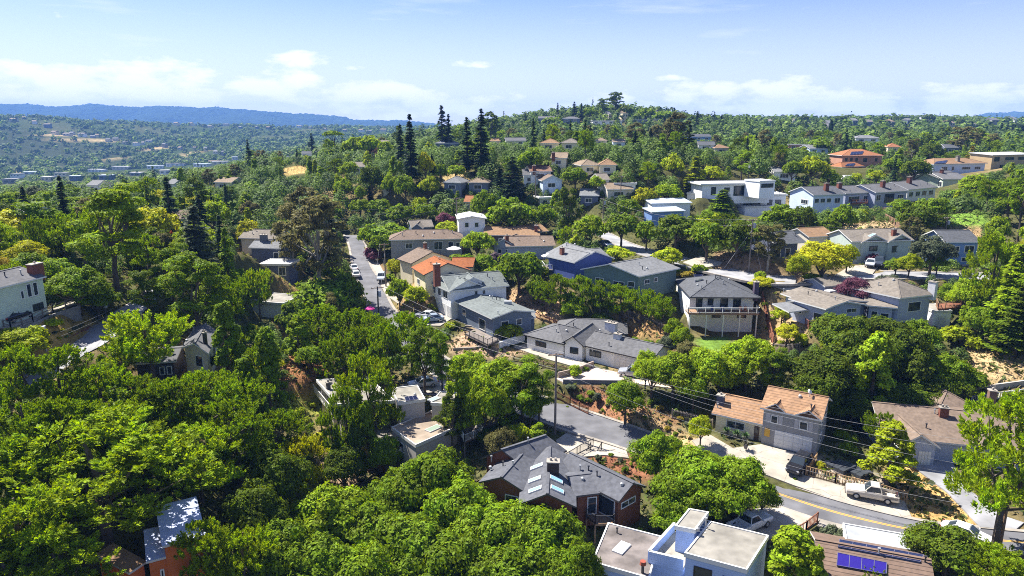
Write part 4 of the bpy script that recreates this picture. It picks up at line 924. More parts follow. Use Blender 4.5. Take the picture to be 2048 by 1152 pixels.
for i, o in enumerate(CH):
    tag(o, ['red cushioned chair near the middle of the right half of the balcony', 'red cushioned chair nearest the right end of the balcony', 'dark blue chair at the middle of the balcony', 'dark blue chair on the left part of the balcony'][i], 'chair', 'chairs on the balcony')
# brown house: outdoor stair with railings beside the driveway
st = empty('outdoor_stairs', P3(1183,912,0), 'dark railed outdoor stairs going down beside the dark-roofed skylight house', 'stairs')
b = MB(); s0, s1 = P3(1192,900,.2), P3(1176,930,-1.6)
for i in range(9): b.box(s0+(s1-s0)*i/8, (1.3,.42,.2))
b.build('steps', CONC, st, st.location)
for dx in (-.7, .7): railing(st, st.location, [s0+np.array((dx,0,.1)), s1+np.array((dx,0,.1))], .95, DARKM, .2)
rl = empty('driveway_railing', P3(1150,905,.2), 'dark metal railing with balusters along the edge of the pale driveway', 'railing')
railing(rl, rl.location, [P3(1124,928,.2), P3(1160,906,.2), P3(1186,893,.2)], 1.1, DARKM, .16)

# ---------------------------------------------------------------- fences and walls
def G(px, py): return hit(px, py)
def fence(name, label, pts, hgt, m, kind='plank', cat='fence', z=None):
    P = [G(*p) if z is None else P3(*p, z) for p in pts]
    r = empty(name, P[0], label, cat); k = np.array((0,0,1.))
    panel_, posts, rails = MB(), [], MB()
    for p, q in zip(P[:-1], P[1:]):
        L = np.linalg.norm(q-p); d = (q-p)/L; n_ = np.array((-d[1], d[0], 0)); n_ /= np.linalg.norm(n_)
        np_ = max(1, int(round(L/2.4)))
        for i in range(np_+1):
            x = p+d*L*i/np_; pb = MB(); pb.bar(x-k*.6, x+k*(hgt+.08), .13); posts.append(pb)
        if kind in ('plank', 'picket'):
            st_ = .2 if kind == 'plank' else .3; wd_ = .185 if kind == 'plank' else .14
            for i in range(int(L/st_)):
                x = p+d*(i+.5)*st_+n_*.07; panel_.bar(x-k*(.3 if kind == 'plank' else -.08), x+k*(hgt-.02+.03*math.sin(i*3.1)), wd_, 0, .03)
        zs = (.25, hgt-.2) if kind != 'rail' else (.15, hgt*.55, hgt)
        if kind == 'picket': zs = (.2, hgt)
        for zz in zs: rails.bar(p+k*zz, q+k*zz, .07, 0, .11)
    if panel_.v: panel_.build('boards', m, r, r.location)
    rails.build('rail', m, r, r.location)
    for pb in posts[:40]: pb.build('post', m, r, r.location)
    return r
def retwall(name, label, pts, top, m, t=.3, low=2.0, cat='wall', z=None, step=0):
    P = [G(*p) if z is None else P3(*p, z[i] if hasattr(z, '__len__') else z) for i, p in enumerate(pts)]
    b = MB(); k = np.array((0,0,1.))
    for j, (p, q) in enumerate(zip(P[:-1], P[1:])):
        d = q-p; L = np.hypot(d[0], d[1]); d = d/L; ns = max(1, int(L/step)) if step else 1
        n_ = np.array((-d[1], d[0], 0))*t
        for i in range(ns):
            a, c = p+(q-p)*i/ns, p+(q-p)*(i+1)/ns; zt = max(a[2], c[2])+top
            if step: tops = (zt, zt)
            else: tops = (a[2]+top, c[2]+top)
            vs = [(*a[:2], a[2]-low), (*c[:2], c[2]-low), (*(c+n_)[:2], c[2]-low), (*(a+n_)[:2], a[2]-low), (*a[:2], tops[0]), (*c[:2], tops[1]), (*(c+n_)[:2], tops[1]), (*(a+n_)[:2], tops[0])]
            b.add(vs, [(3,2,1,0),(4,5,6,7),(0,1,5,4),(1,2,6,5),(2,3,7,6),(3,0,4,7)])
    o = b.build(name, m, None, P[0]); tag(o, label, cat); return o
fence('picket_fence', 'tan slatted wooden fence behind the silver pickup', [(1611,952),(1670,968),(1745,985),(1812,1005)], 1.25, TANWOOD, 'picket')
fence('yard_fence', 'short tan wooden fence running from the garage to the black car', [(1632,922),(1611,951)], 1.1, TANWOOD, 'plank')
fence('plank_fence', 'red-brown plank fence at the kerb above the near street', [(1113,798),(1140,812),(1176,830)], 1.3, REDWOOD, 'plank')
fence('timber_fence', 'brown timber fence on the bank below the long white house', [(1028,722),(1065,728),(1132,745)], 1.0, WOOD, 'plank')
fence('grey_fence', 'grey board fence beside the tan tile roofed house', [(1344,836),(1400,850),(1424,857)], 1.3, GREYWOOD, 'plank')
fence('tall_fence', 'tall brown board fence between the pale upper driveway and the lavender house', [(1592,570),(1618,580),(1650,592)], 1.8, TANWOOD, 'plank')
fence('hillside_fence', 'old grey fence climbing under the pine hedge', [(1196,610),(1235,628),(1280,645),(1332,668)], 1.5, GREYWOOD, 'plank')
fence('brown_fence', 'brown fence along the bare soil slope beside the dark blue-grey porch house', [(1062,630),(1080,640),(1118,655)], 1.2, REDWOOD, 'plank')
fence('garden_fence', 'dark brown fence beneath the row of terrace houses', [(1722,432),(1760,430),(1790,428)], 2.0, WOOD, 'plank')
fence('garden_fence', 'leaning brown fence running downhill below the right end townhouse', [(1770,440),(1790,452),(1800,462)], 1.6, WOOD, 'plank')
fence('corner_fence', 'brown fence along the right of the house with balcony on posts', [(1524,600),(1532,640),(1546,690)], 1.6, REDWOOD, 'plank')
fence('dark_fence', 'dark fence at the left foot of the big right-hand oak clump', [(1545,705),(1570,708),(1598,705)], 1.6, GREYWOOD, 'plank')
fence('white_picket_fence', 'white picket fence below the dry slope at the right edge', [(1942,806),(1985,800),(2048,792)], 1.0, WHITE, 'picket')
fence('terrace_fence', 'thin dark post fence round the raised driveway of the left cream house', [(8,655),(22,659),(66,643),(106,624),(156,607)], 1.0, GREYWOOD, 'rail', z=15.2)
fence('ramp_railing', 'brown railing by the driveway of the white pickup', [(1582,1080),(1612,1062),(1634,1044)], 1.1, REDWOOD, 'picket', z=.2)
fence('slope_railing', 'grey railing on top of the dry slope at the right', [(1925,690),(1965,688),(2000,684)], 1.2, GREYWOOD, 'rail')
retwall('retaining_wall', 'long shaded grey board retaining wall stepping along the white house driveway', [(1126,766),(1252,768)], .55, mat('grey_boards', (.20,.19,.20), .9, .1, 2, rows=(.3,'Z')), .25, 3.0, z=2.9, step=2.2)
retwall('retaining_wall', 'curved tan retaining wall left of the white house driveway', [(1117,756),(1150,748),(1188,733)], .9, mat('tan_block', (.34,.27,.22), .9, .15, 2), .25, 2, z=2.95, step=2.0)
retwall('retaining_wall', 'pale concrete retaining wall under the dry slope at the right', [(1935,790),(1990,781),(2075,770)], .9, mat('stained_concrete', (.33,.30,.26), .9, .2, 1), .3, 2)
retwall('retaining_wall', 'dark retaining wall under the raised terrace of the cream house', [(10,660),(24,664),(68,648),(108,629),(160,612)], .1, mat('dark_concrete', (.22,.21,.20), .9, .2, 1), .25, 3.0, z=15.15)
retwall('garden_wall', 'white garden wall at the left end of the long white house', [(1000,699),(1022,690),(1050,682)], 1.3, WC['stucco'], .25, 2)
retwall('garden_wall', 'pale concrete curb wall below the terraced garden bed', [(906,702),(950,700),(1000,690)], .5, CONC, .25, 1.5)
retwall('kerb_wall', 'red-brown timber edging along the left street bank', [(128,687),(155,671),(182,656)], .35, REDWOOD, .2, 1.0)

# ---------------------------------------------------------------- poles and wires
def pole_top(base, py):
    x, y = base[:2]; lo, hi = base[2], base[2]+40
    for _ in range(40):
        m_ = (lo+hi)/2
        if PJ(x, y, m_)[1] > py: lo = m_
        else: hi = m_
    return m_
POLES = {}
def pole(key, label, bx, by, ty, arms=1, trans=0, col=GREYWOOD, lamp=0, r=.15, ang=0.4, base=None):
    B = G(bx, by) if base is None else base
    zt = pole_top(B, ty); o = empty('utility_pole' if not lamp else 'street_lamp', B, label, 'utility pole' if not lamp else 'street lamp')
    b = MB(); b.tube([(*B[:2], B[2]-1), (*B[:2], zt)], [r*1.15, r*.8], 8); b.build('pole', col, o, o.location)
    c, s = math.cos(ang), math.sin(ang); ends = []
    for i in range(arms):
        z = zt-.25-i*1.1; b = MB(); b.bar((B[0]-c*1.1, B[1]-s*1.1, z), (B[0]+c*1.1, B[1]+s*1.1, z), .11); a_ = b.build('crossarm', WOOD, o, o.location)
        for t in (-1, -.45, .45, 1):
            b = MB(); b.tube([(B[0]+c*t, B[1]+s*t, z+.05), (B[0]+c*t, B[1]+s*t, z+.25)], [.05,.03], 6); b.build('insulator', WHITE, a_, o.location); ends.append(np.array((B[0]+c*t, B[1]+s*t, z+.25)))
    for i in range(trans):
        z = zt-1.8; b = MB(); q = (B[0]+(.38 if i == 0 else -.38), B[1]-.1); b.tube([(*q, z), (*q, z+.05), (*q, z+.95), (*q, z+1.02)], [.2,.26,.26,.15], 10); b.build('transformer', flat('transformer_grey', (.42,.44,.47)), o, o.location)
    if lamp:
        b = MB(); b.tube([(*B[:2], zt-1.2), (*B[:2], zt-1.15), (*B[:2], zt), (*B[:2], zt+.06)], [.1,.3,.34,.36], 12); b.build('lamp_head', flat('lamp_white', (.62,.64,.66)), o, o.location)
    ends.append(np.array((*B[:2], zt-2.2))); ends.append(np.array((*B[:2], zt-2.8)))
    POLES[key] = ends; return o
pole('a', 'tall grey utility pole at the driveway corner left of the dark-roofed skylight house', 1110, 868, 706, 1, 0, ang=.2)
pole('b', 'dark utility pole with a transformer rising from the trees beside the winding street', 760, 676, 573, 1, 1, DARKM, base=P3(760,690,3.2))
pole('c', 'thin utility pole behind the parked silver SUV on the winding street', 772, 574, 487, 1, 0)
pole('d', 'leaning grey utility pole with guy wires on the bare slope by the upper street', 1497, 549, 438, 2, 1)
pole('e', 'brown utility pole left of the white two storey house', 914, 470, 396, 2, 0)
pole('f', 'utility pole among houses left of the slender cypress trees', 1071, 396, 345, 1, 0)
pole('g', 'utility pole left of the pale white-roofed yard in the middle distance', 1241, 398, 352, 1, 0)
pole('h', 'utility pole with transformer behind the round bright tree', 1206, 440, 396, 1, 1)
pole('i', 'utility pole with crossarms left of the bright blue house', 1889, 478, 434, 1, 1)
pole('j', 'street lamp with white drum head behind the white modern villa', 1495, 380, 328, 0, 0, DARKM, lamp=1, r=.12)
pole('k', 'pale metal lamp post with drum head on the golden bank at the left', 93, 705, 653, 0, 0, GREYM, lamp=1, r=.1)
pole('l', 'brown utility pole beside the tall pine trunk at the right edge', 1996, 1112, 925, 1, 0, WOOD, ang=1.0)
WIRE = flat('wire', (.30,.30,.31), .5)
WN = 0
def wire(p, q, sag, label, r=.012):
    p, q = np.array(p), np.array(q); n_ = 18
    pts = [p+(q-p)*t-np.array((0,0,sag*4*t*(1-t))) for t in np.linspace(0, 1, n_)]
    b = MB(); b.tube(pts, [r]*n_, 4); tag(b.build('power_line', WIRE, None, (p+q)/2), label, 'power line', 'overhead power lines')
def at(px, py, d):
    a_ = (px-1024)/F; v = (576-py)/F; return np.array((a_*d, d*CT+v*d*ST, H-d*ST+v*d*CT))
for i, (e, s_, nm) in enumerate((((2110,905),1.2,'highest'), ((2110,925),1.6,'second highest'), ((2110,960),1.8,'third highest'), ((2110,985),2.2,'third lowest'), ((2110,1005),2.6,'second lowest'), ((2110,1035),3.0,'lowest'))):
    wire(POLES['a'][i], at(*e, 66), s_, nm+' of six wires crossing in front of the tan tile roofed house')
for i, nm in ((0,'upper'), (3,'middle'), (4,'lower')): wire(POLES['a'][i], POLES['b'][i], 1.2, nm+' wire from the tall driveway pole to the dark transformer pole')
for i, nm in ((0,'upper'), (4,'lower')): wire(POLES['b'][i], POLES['c'][i], 1.0, nm+' wire between the dark transformer pole and the thin street pole')
for i, nm in ((0,'upper'), (3,'middle'), (7,'lower')): wire(POLES['e'][i], at(520, 414+i*9, 170), 2.0, nm+' wire running left from the pole of the white two storey house')
for i, nm in ((0,'upper'), (8,'lower')): wire(POLES['e'][i], POLES['f'][min(i,4)], 1.5, nm+' wire going right from the pole of the white two storey house')
for i, nm in ((0,'upper'), (5,'lower')): wire(POLES['d'][i], POLES['h'][min(i,4)], 2.0, nm+' wire going left from the leaning pole on the bare slope')
for i, nm in ((1,'upper'), (6,'lower')): wire(POLES['d'][i], POLES['i'][min(i,4)], 2.0, nm+' wire going right from the leaning pole on the bare slope')
wire(POLES['d'][8], G(1442,545), 0, 'guy wire slanting left from the leaning pole on the bare slope', .03)
wire(POLES['d'][8], G(1524,548), 0, 'guy wire slanting right from the leaning pole on the bare slope', .03)
for i, nm in ((0,'upper'), (3,'lower')): wire(at(120,664,88), at(330,556,128), .6, nm+' of two wires above the left street') if i == 0 else wire(at(122,672,88), at(332,563,128), .6, nm+' of two wires above the left street')

# ---------------------------------------------------------------- vehicles
TYRE = flat('tyre_rubber', (.02,.02,.02), .9); RIM = flat('alloy_rim', (.42,.43,.45), .3, .6); LAMPW = flat('headlight_glass', (.7,.72,.75), .1); LAMPR = flat('taillight_red', (.35,.02,.02), .2)
def loft(b, st, mi=0):
    """st: (x, half width, z low, z shoulder, z top, top half width)"""
    o = len(b.v)
    for x, w_, z0, zs, z1, tw in st: b.v += [(x,-w_*.92,z0), (x,-w_,(z0+zs)/2), (x,-w_,zs), (x,-tw,z1), (x,tw,z1), (x,w_,zs), (x,w_,(z0+zs)/2), (x,w_*.92,z0)]
    for i in range(len(st)-1):
        for k in range(8):
            a_, c_ = o+i*8+k, o+i*8+(k+1) % 8; b.f.append((a_, c_, c_+8, a_+8)); b.m.append(mi)
    b.f.append(tuple(o+k for k in range(8))[::-1]); b.m.append(mi); e = o+(len(st)-1)*8; b.f.append(tuple(e+k for k in range(8))); b.m.append(mi)
def vehicle(name, label, cat, kind, px, py, z, fx, fy, col, group='parked cars'):
    c = P3(px, py, z) if z is not None else G(px, py); f = U(fx, fy, c[2]); hd = math.atan2(f[1]-c[1], f[0]-c[0])
    r = empty(name, (c[0], c[1], c[2]+.03), label, cat, group, hd); P = flat('car_paint', col, .25, .0, .5, .6)
    def part(b, nm, m, smooth=False, par=None):
        return b.build(nm, m, par or r, None, smooth)
    b = MB()
    if kind == 'pickup':
        W, L = .93, 2.65
        loft(b, [(L,.70,.45,.7,.80,.6),(L-.12,.88,.38,.78,.92,.78),(1.2,W,.34,.88,1.05,.84),(.75,W,.34,.92,1.10,.86),(-.95,W,.34,.94,1.10,.88),(-.98,W,.34,.94,1.02,.93)])
        loft(b, [(-.98,W,.36,.9,.62,.80),(-L+.1,W,.40,.9,.62,.80),(-L,.90,.42,.86,.62,.80)])
        for s in (-1, 1): b.box((-1.8, s*.87, .82), (1.62,.12,.40))
        b.box((-L+.04, 0, .82), (.08,1.7,.40))
        cab = [(.80,.84,1.05),(.20,.68,1.72),(-.75,.68,1.74),(-.95,.80,1.06)]
    else:
        suv = kind in ('suv', 'van'); W = .93 if suv else .90; L = 2.3 if kind != 'van' else 3.0; hb = 1.02 if suv else .90
        loft(b, [(L,.62,.42,.62,.70,.5),(L-.15,.82,.32,.70,hb-.14,.72),(1.5,W,.28,hb-.14,hb-.05,.80),(.95,W,.28,hb-.08,hb+.02,.84),(-1.4,W,.28,hb-.06,hb+.04,.84),(-L+.2,.86,.34,hb-.08,hb+.02,.76),(-L,.68,.45,hb-.2,hb-.08,.58)])
        if kind == 'suv': cab = [(1.0,.84,hb),(.35,.70,1.68),(-1.75,.68,1.70),(-2.1,.78,hb+.02)]
        elif kind == 'van': cab = [(2.3,.84,hb),(1.8,.84,2.5),(-2.8,.84,2.5),(-2.95,.86,hb)]
        else: cab = [(1.0,.82,hb),(.25,.64,1.42),(-1.0,.62,1.42),(-1.75,.74,hb+.02)]
    body = part(b, 'body', P, False)
    # glasshouse: windows all round, roof panel on top
    g = MB(); q = cab; z1 = .02
    vs = []
    for x, w_, zz in q: vs += [(x,-w_,zz-z1), (x,w_,zz-z1)]
    g.add(vs, [(0,1,3,2),(4,5,7,6),(0,2,4,6),(1,7,5,3),(2,3,5,4),(0,6,7,1)])
    part(g, 'glazing', GLASS if kind != 'van' else P)
    b = MB(); zr = q[1][2]
    b.add([(q[1][0]+.02,-q[1][1]-.03,zr-.05),(q[1][0]+.02,q[1][1]+.03,zr-.05),(q[2][0]-.02,q[2][1]+.03,zr-.03),(q[2][0]-.02,-q[2][1]-.03,zr-.03),(q[1][0]-.08,-q[1][1]+.05,zr+.05),(q[1][0]-.08,q[1][1]-.05,zr+.05),(q[2][0]+.1,q[2][1]-.05,zr+.05),(q[2][0]+.1,-q[2][1]+.05,zr+.05)],
          [(3,2,1,0),(4,5,6,7),(0,1,5,4),(1,2,6,5),(2,3,7,6),(3,0,4,7)])
    for s in (-1, 1):
        for (a0, a1) in ((0,1), (3,2)): b.bar((q[a0][0], s*(q[a0][1]+.01), q[a0][2]), (q[a1][0], s*(q[a1][1]+.01), q[a1][2]), .08)
        if kind != 'pickup': b.bar((-.25, s*(q[1][1]+.16), hb), (-.35, s*(q[1][1]+.02), zr), .07)
    part(b, 'roof', P)
    wx = 1.55 if kind == 'pickup' else 1.38 if kind != 'van' else 2.0
    for sx_ in (wx, -wx):
        for s in (-1, 1):
            b = MB(); R_ = .36 if kind in ('suv','pickup','van') else .32
            b.tube([(sx_, s*(W-.2), R_), (sx_, s*(W-.17), R_), (sx_, s*(W+.01), R_), (sx_, s*(W+.03), R_)], [R_*.9, R_, R_, R_*.88], 14); wh = part(b, 'wheel', TYRE)
            b = MB(); b.tube([(sx_, s*(W+.025), R_), (sx_, s*(W+.045), R_)], [R_*.62, R_*.55], 10); part(b, 'rim', RIM, par=wh)
    for s in (-1, 1):
        b = MB(); b.box((L-.1, s*.62, .66), (.16,.34,.14)); part(b, 'headlight', LAMPW)
        b = MB(); b.box((-L+.06, s*.66, .78), (.14,.22,.18)); part(b, 'taillight', LAMPR)
        b = MB(); b.box((q[0][0]-.15, s*(W+.1), hb+.12 if kind != 'pickup' else 1.15), (.12,.2,.14)); part(b, 'wing_mirror', P)
    b = MB(); b.box((L-.0, 0, .42), (.12,1.3,.14)); part(b, 'bumper', DARKM)
    if kind == 'pickup': b = MB(); b.box((-L-.02, 0, .5), (.12,1.5,.16)); part(b, 'bumper', GREYM)
    return r
SIL = (.50,.48,.45)
vehicle('pickup_truck', 'silver-beige pickup parked in front of the tan slatted fence', 'pickup truck', 'pickup', 1742, 996, .25, 1700, 988, (.55,.50,.43))
vehicle('pickup_truck', 'white pickup with open bed parked under the oaks beside the blue house', 'pickup truck', 'pickup', 1500, 1056, .3, 1530, 1042, (.66,.68,.72))
vehicle('parked_car', 'white sedan half hidden by the tree at the right edge of the near street', 'car', 'sedan', 1932, 1078, .05, 1964, 1089, (.72,.72,.72))
vehicle('parked_car', 'black car parked in front of the white garage door', 'car', 'suv', 1598, 938, .75, 1584, 950, (.012,.012,.015))
vehicle('parked_car', 'silver-blue sedan beside the stepped flat-roofed house', 'car', 'sedan', 846, 773, 2.05, 822, 776, (.36,.40,.48))
vehicle('parked_car', 'silver minivan on the driveway of the long white house', 'car', 'suv', 1266, 752, 3.0, 1246, 750, (.30,.32,.36))
vehicle('parked_car', 'white car parked below the pale grey dormer house', 'car', 'sedan', 853, 636, 4.7, 838, 634, (.70,.70,.70))
vehicle('parked_car', 'blue-grey car beside the white one below the pale grey dormer house', 'car', 'sedan', 864, 643, 4.6, 848, 644, (.30,.36,.44))
vehicle('parked_car', 'white car on the left side of the winding street under the olive-brown tree', 'car', 'sedan', 708, 540, 6.7, 704, 531, (.72,.72,.72))
vehicle('parked_car', 'white car half under the oak on the winding street', 'car', 'sedan', 712, 553, 6.2, 708, 544, (.70,.70,.70))
vehicle('parked_car', 'silver SUV facing the camera on the verge of the winding street', 'car', 'suv', 763, 560, 6.0, 760, 568, (.48,.52,.58))
vehicle('parked_car', 'black car on the raised driveway of the cream house', 'car', 'sedan', 34, 640, 15.33, 55, 633, (.012,.012,.02))
vehicle('parked_car', 'dark blue car on the upper street behind the deep blue house', 'car', 'sedan', 1211, 493, 13.4, 1228, 498, (.03,.045,.10))
vehicle('parked_car', 'silver car parked before the sage house with twin gables', 'car', 'sedan', 1741, 532, 12.95, 1735, 540, (.55,.57,.60))
vehicle('parked_car', 'dark car in the shade right of the silver one by the twin gables', 'car', 'suv', 1757, 531, 12.95, 1752, 539, (.04,.05,.07))
vehicle('camper_van', 'white camper van behind the middle townhouse', 'camper van', 'van', 1697, 366, None, 1680, 366, (.70,.70,.70), None)
vehicle('parked_car', 'white van parked beside the bright blue house', 'car', 'suv', 1958, 519, 12.2, 1945, 522, (.70,.70,.70))

# ---------------------------------------------------------------- parasols, pots and small yard things
def parasol(label, p, col, rr=1.6, hh=2.4):
    r = empty('parasol', p, label, 'parasol', 'garden parasols'); b = MB(); b.tube([(0,0,0),(0,0,hh)], [.04,.03], 6); b.tube([(0,0,0),(0,0,.1)], [.3,.28], 10); b.build('pole', GREYM, r)
    b = MB(); n_ = 8
    ring = [(math.cos(2*PI*i/n_)*rr, math.sin(2*PI*i/n_)*rr, hh-.25) for i in range(n_)]; r2 = [(x, y, z-.16) for x, y, z in ring]
    b.add([(0,0,hh+.3)]+ring+r2, [(0, 1+i, 1+(i+1) % n_) for i in range(n_)]+[(1+i, 1+n_+i, 1+n_+(i+1) % n_, 1+(i+1) % n_) for i in range(n_)]); b.build('canopy', flat('canvas', col, .9), r)
parasol('cream-white parasol open on the deck of the deep blue house', P3(1098,531,11.9), (.72,.68,.60), 1.7)
parasol('white parasol in the garden behind the orange roofed house', P3(908,516,12.4), (.76,.74,.72), 1.6)
parasol('bright pink parasol beside the dark transformer pole on the winding street', P3(740,632,4.2), (.62,.05,.26), 1.0, 1.8)
def pot(label, px, py, z, s=.35, lc=(.06,.13,.02)):
    p = P3(px, py, z); r = empty('potted_plant', p, label, 'potted plant', 'pots along the garage house front'); b = MB(); b.tube([(0,0,0),(0,0,.05),(0,0,.5)], [s*.6,s*.7,s], 10); b.build('pot', flat('clay_pot', (.14,.13,.12)), r)
    b = MB()
    for i in range(60):
        a_ = rng.uniform(0, 2*PI); e_ = rng.uniform(.2, 1.3); d = np.array((math.cos(a_)*math.cos(e_), math.sin(a_)*math.cos(e_), math.sin(e_)))
        q = np.array((0,0,.5)); t_ = np.array((-math.sin(a_), math.cos(a_), 0))*.07; b.add([q+d*.1-t_*.4, q+d*.35-t_, q+d*.75, q+d*.35+t_], [(0,1,2,3)])
    b.build('leaves', flat('pot_leaf', lc, .7), r)
pot('potted plant furthest left along the cream wall of the garage house', 1452, 870, 1.5)
pot('middle potted plant along the cream wall of the garage house', 1472, 876, 1.5)
pot('potted plant nearest the door of the garage house', 1490, 881, 1.5, .42)
pot('dark pot alone at the edge of the garage house driveway', 1491, 897, 1.4, .3, (.10,.10,.05))
for lb, px, py in (('black plastic wrapped pallet behind the slatted fence, nearer the garage', 1682, 938), ('black plastic wrapped pallet behind the slatted fence, under the lime tree', 1716, 948)):
    p = G(px, py); r = empty('wrapped_pallet', p, lb, 'pallet', 'wrapped pallets in the yard', .55); b = MB()
    for i in range(3):
        for j in range(3): b.box((i*.85-.85+rng.uniform(-.04,.04), j*.75-.75, .3+rng.uniform(0,.06)), (.8,.7,.5))
    b.build('sacks', flat('black_plastic', (.05,.055,.065), .25, 0, .6), r); b = MB(); b.box((0,0,.03), (2.6,2.3,.12)); b.build('base', GREYWOOD, r)
p = G(213,632); r = empty('mail_box', p, 'white box on a post at the edge of the left street', 'mail box'); b = MB(); b.bar((0,0,-.3), (0,0,1.3), .1); b.build('post', GREYWOOD, r); b = MB(); b.box((0,0,1.5), (.4,.5,.4)); b.build('box', WHITE, r)
# ---------------------------------------------------------------- foliage material, one for every crown (tint comes from the object's own colour)
def foliage(name, trans=.42, rough=.55):
    m, n, l, b = nt(name)
    oi = n.new('ShaderNodeObjectInfo'); at_ = n.new('ShaderNodeAttribute'); at_.attribute_name = 'leaf'
    q = n.new('ShaderNodeMapRange'); q.inputs['To Min'].default_value = .5; q.inputs['To Max'].default_value = 1.6; l.new(at_.outputs['Fac'], q.inputs['Value'])
    tc_ = n.new('ShaderNodeTexCoord'); no = n.new('ShaderNodeTexNoise'); no.inputs['Scale'].default_value = .55; no.inputs['Detail'].default_value = 3; l.new(tc_.outputs['Object'], no.inputs['Vector'])
    q2 = n.new('ShaderNodeMapRange'); q2.inputs['From Min'].default_value = .3; q2.inputs['From Max'].default_value = .7; q2.inputs['To Min'].default_value = .78; q2.inputs['To Max'].default_value = 1.25; l.new(no.outputs['Fac'], q2.inputs['Value'])
    mu = n.new('ShaderNodeMath'); mu.operation = 'MULTIPLY'; l.new(q.outputs[0], mu.inputs[0]); l.new(q2.outputs[0], mu.inputs[1])
    hs = n.new('ShaderNodeHueSaturation'); l.new(oi.outputs['Color'], hs.inputs['Color']); l.new(mu.outputs[0], hs.inputs['Value'])
    q3 = n.new('ShaderNodeMapRange'); q3.inputs['From Min'].default_value = .3; q3.inputs['From Max'].default_value = .7; q3.inputs['To Min'].default_value = .485; q3.inputs['To Max'].default_value = .51; l.new(no.outputs['Fac'], q3.inputs['Value']); l.new(q3.outputs[0], hs.inputs['Hue'])
    l.new(hs.outputs[0], b.inputs['Base Color']); b.inputs['Roughness'].default_value = rough; b.inputs['Specular IOR Level'].default_value = .08
    tr = n.new('ShaderNodeBsdfTranslucent'); h2 = n.new('ShaderNodeHueSaturation'); h2.inputs['Hue'].default_value = .488; h2.inputs['Value'].default_value = 1.25; h2.inputs['Saturation'].default_value = 1.08; l.new(hs.outputs[0], h2.inputs['Color']); l.new(h2.outputs[0], tr.inputs['Color'])
    mx_ = n.new('ShaderNodeMixShader'); mx_.inputs[0].default_value = trans; l.new(b.outputs[0], mx_.inputs[1]); l.new(tr.outputs[0], mx_.inputs[2]); l.new(mx_.outputs[0], n['Material Output'].inputs['Surface'])
    return m
LEAF = foliage('foliage'); BARK = mat('tree_bark', (.11,.085,.065), .95, .3, 3, bump=.4); PALEBARK = mat('pale_bark', (.30,.27,.23), .95, .25, 3)
def quads_mesh(name, V, rnd, mats):
    """V: (N,4,3) leaf corners"""
    N = len(V); me = bpy.data.meshes.new(name); me.vertices.add(N*4); me.vertices.foreach_set('co', V.astype(np.float32).ravel())
    me.loops.add(N*4); me.loops.foreach_set('vertex_index', np.arange(N*4, dtype=np.int32)); me.polygons.add(N)
    me.polygons.foreach_set('loop_start', np.arange(0, N*4, 4, dtype=np.int32)); me.polygons.foreach_set('loop_total', np.full(N, 4, np.int32))
    a = me.attributes.new('leaf', 'FLOAT', 'FACE'); a.data.foreach_set('value', rnd.astype(np.float32))
    for m in mats: me.materials.append(m)
    me.update(); return me
def unit(a): return a/(np.linalg.norm(a, axis=1, keepdims=True)+1e-9)
def sph(R, n): return unit(R.normal(size=(n, 3)))
def leaves(R, C, Nn, size, asp=.6, jit=.6, T=None):
    """diamond leaf sprays centred at C, facing Nn with jitter"""
    n = len(C); Nn = unit(Nn + sph(R, n)*jit); t = sph(R, n) if T is None else unit(T + sph(R, n)*.35)
    b = unit(np.cross(Nn, t)); t = t if T is not None else np.cross(b, Nn)
    s = (size*R.uniform(.7, 1.35, n))[:, None]
    return np.stack([C-t*s, C+b*s*asp, C+t*s, C-b*s*asp], 1)
def lobe_crown(R, lobes, n, size, asp=.6, up=.35, inner=.7):
    """leaf sprays over the upper shells of many overlapping lobes"""
    L = np.array(lobes); wgt = L[:, 3]*L[:, 4]; k = R.choice(len(L), n, p=wgt/wgt.sum())
    d = sph(R, n); d[:, 2] = np.where(d[:, 2] < -.35, -d[:, 2], d[:, 2])
    lump = 1 + .22*np.sin(d[:, 0]*5+k)*np.cos(d[:, 1]*5+k*1.7) + .12*np.sin(d[:, 2]*9+k)
    r = R.uniform(inner, 1.06, n)*lump
    C = L[k, :3] + d*np.c_[L[k, 3]*r, L[k, 3]*r, L[k, 4]*r]
    return leaves(R, C, d+np.array((0,0,up)), size, asp)
def limbs(b, R, base_h, pts, r0, bend=.3):
    for p in pts:
        p = np.array(p); z0 = base_h*R.uniform(.45, .95); s = np.array((0,0,z0)); m_ = (s+p)/2 + np.array((R.uniform(-bend,bend), R.uniform(-bend,bend), -.2)); 
        b.tube([s, m_, p], [r0*.5, r0*.34, r0*.12], 5)
NB = {}
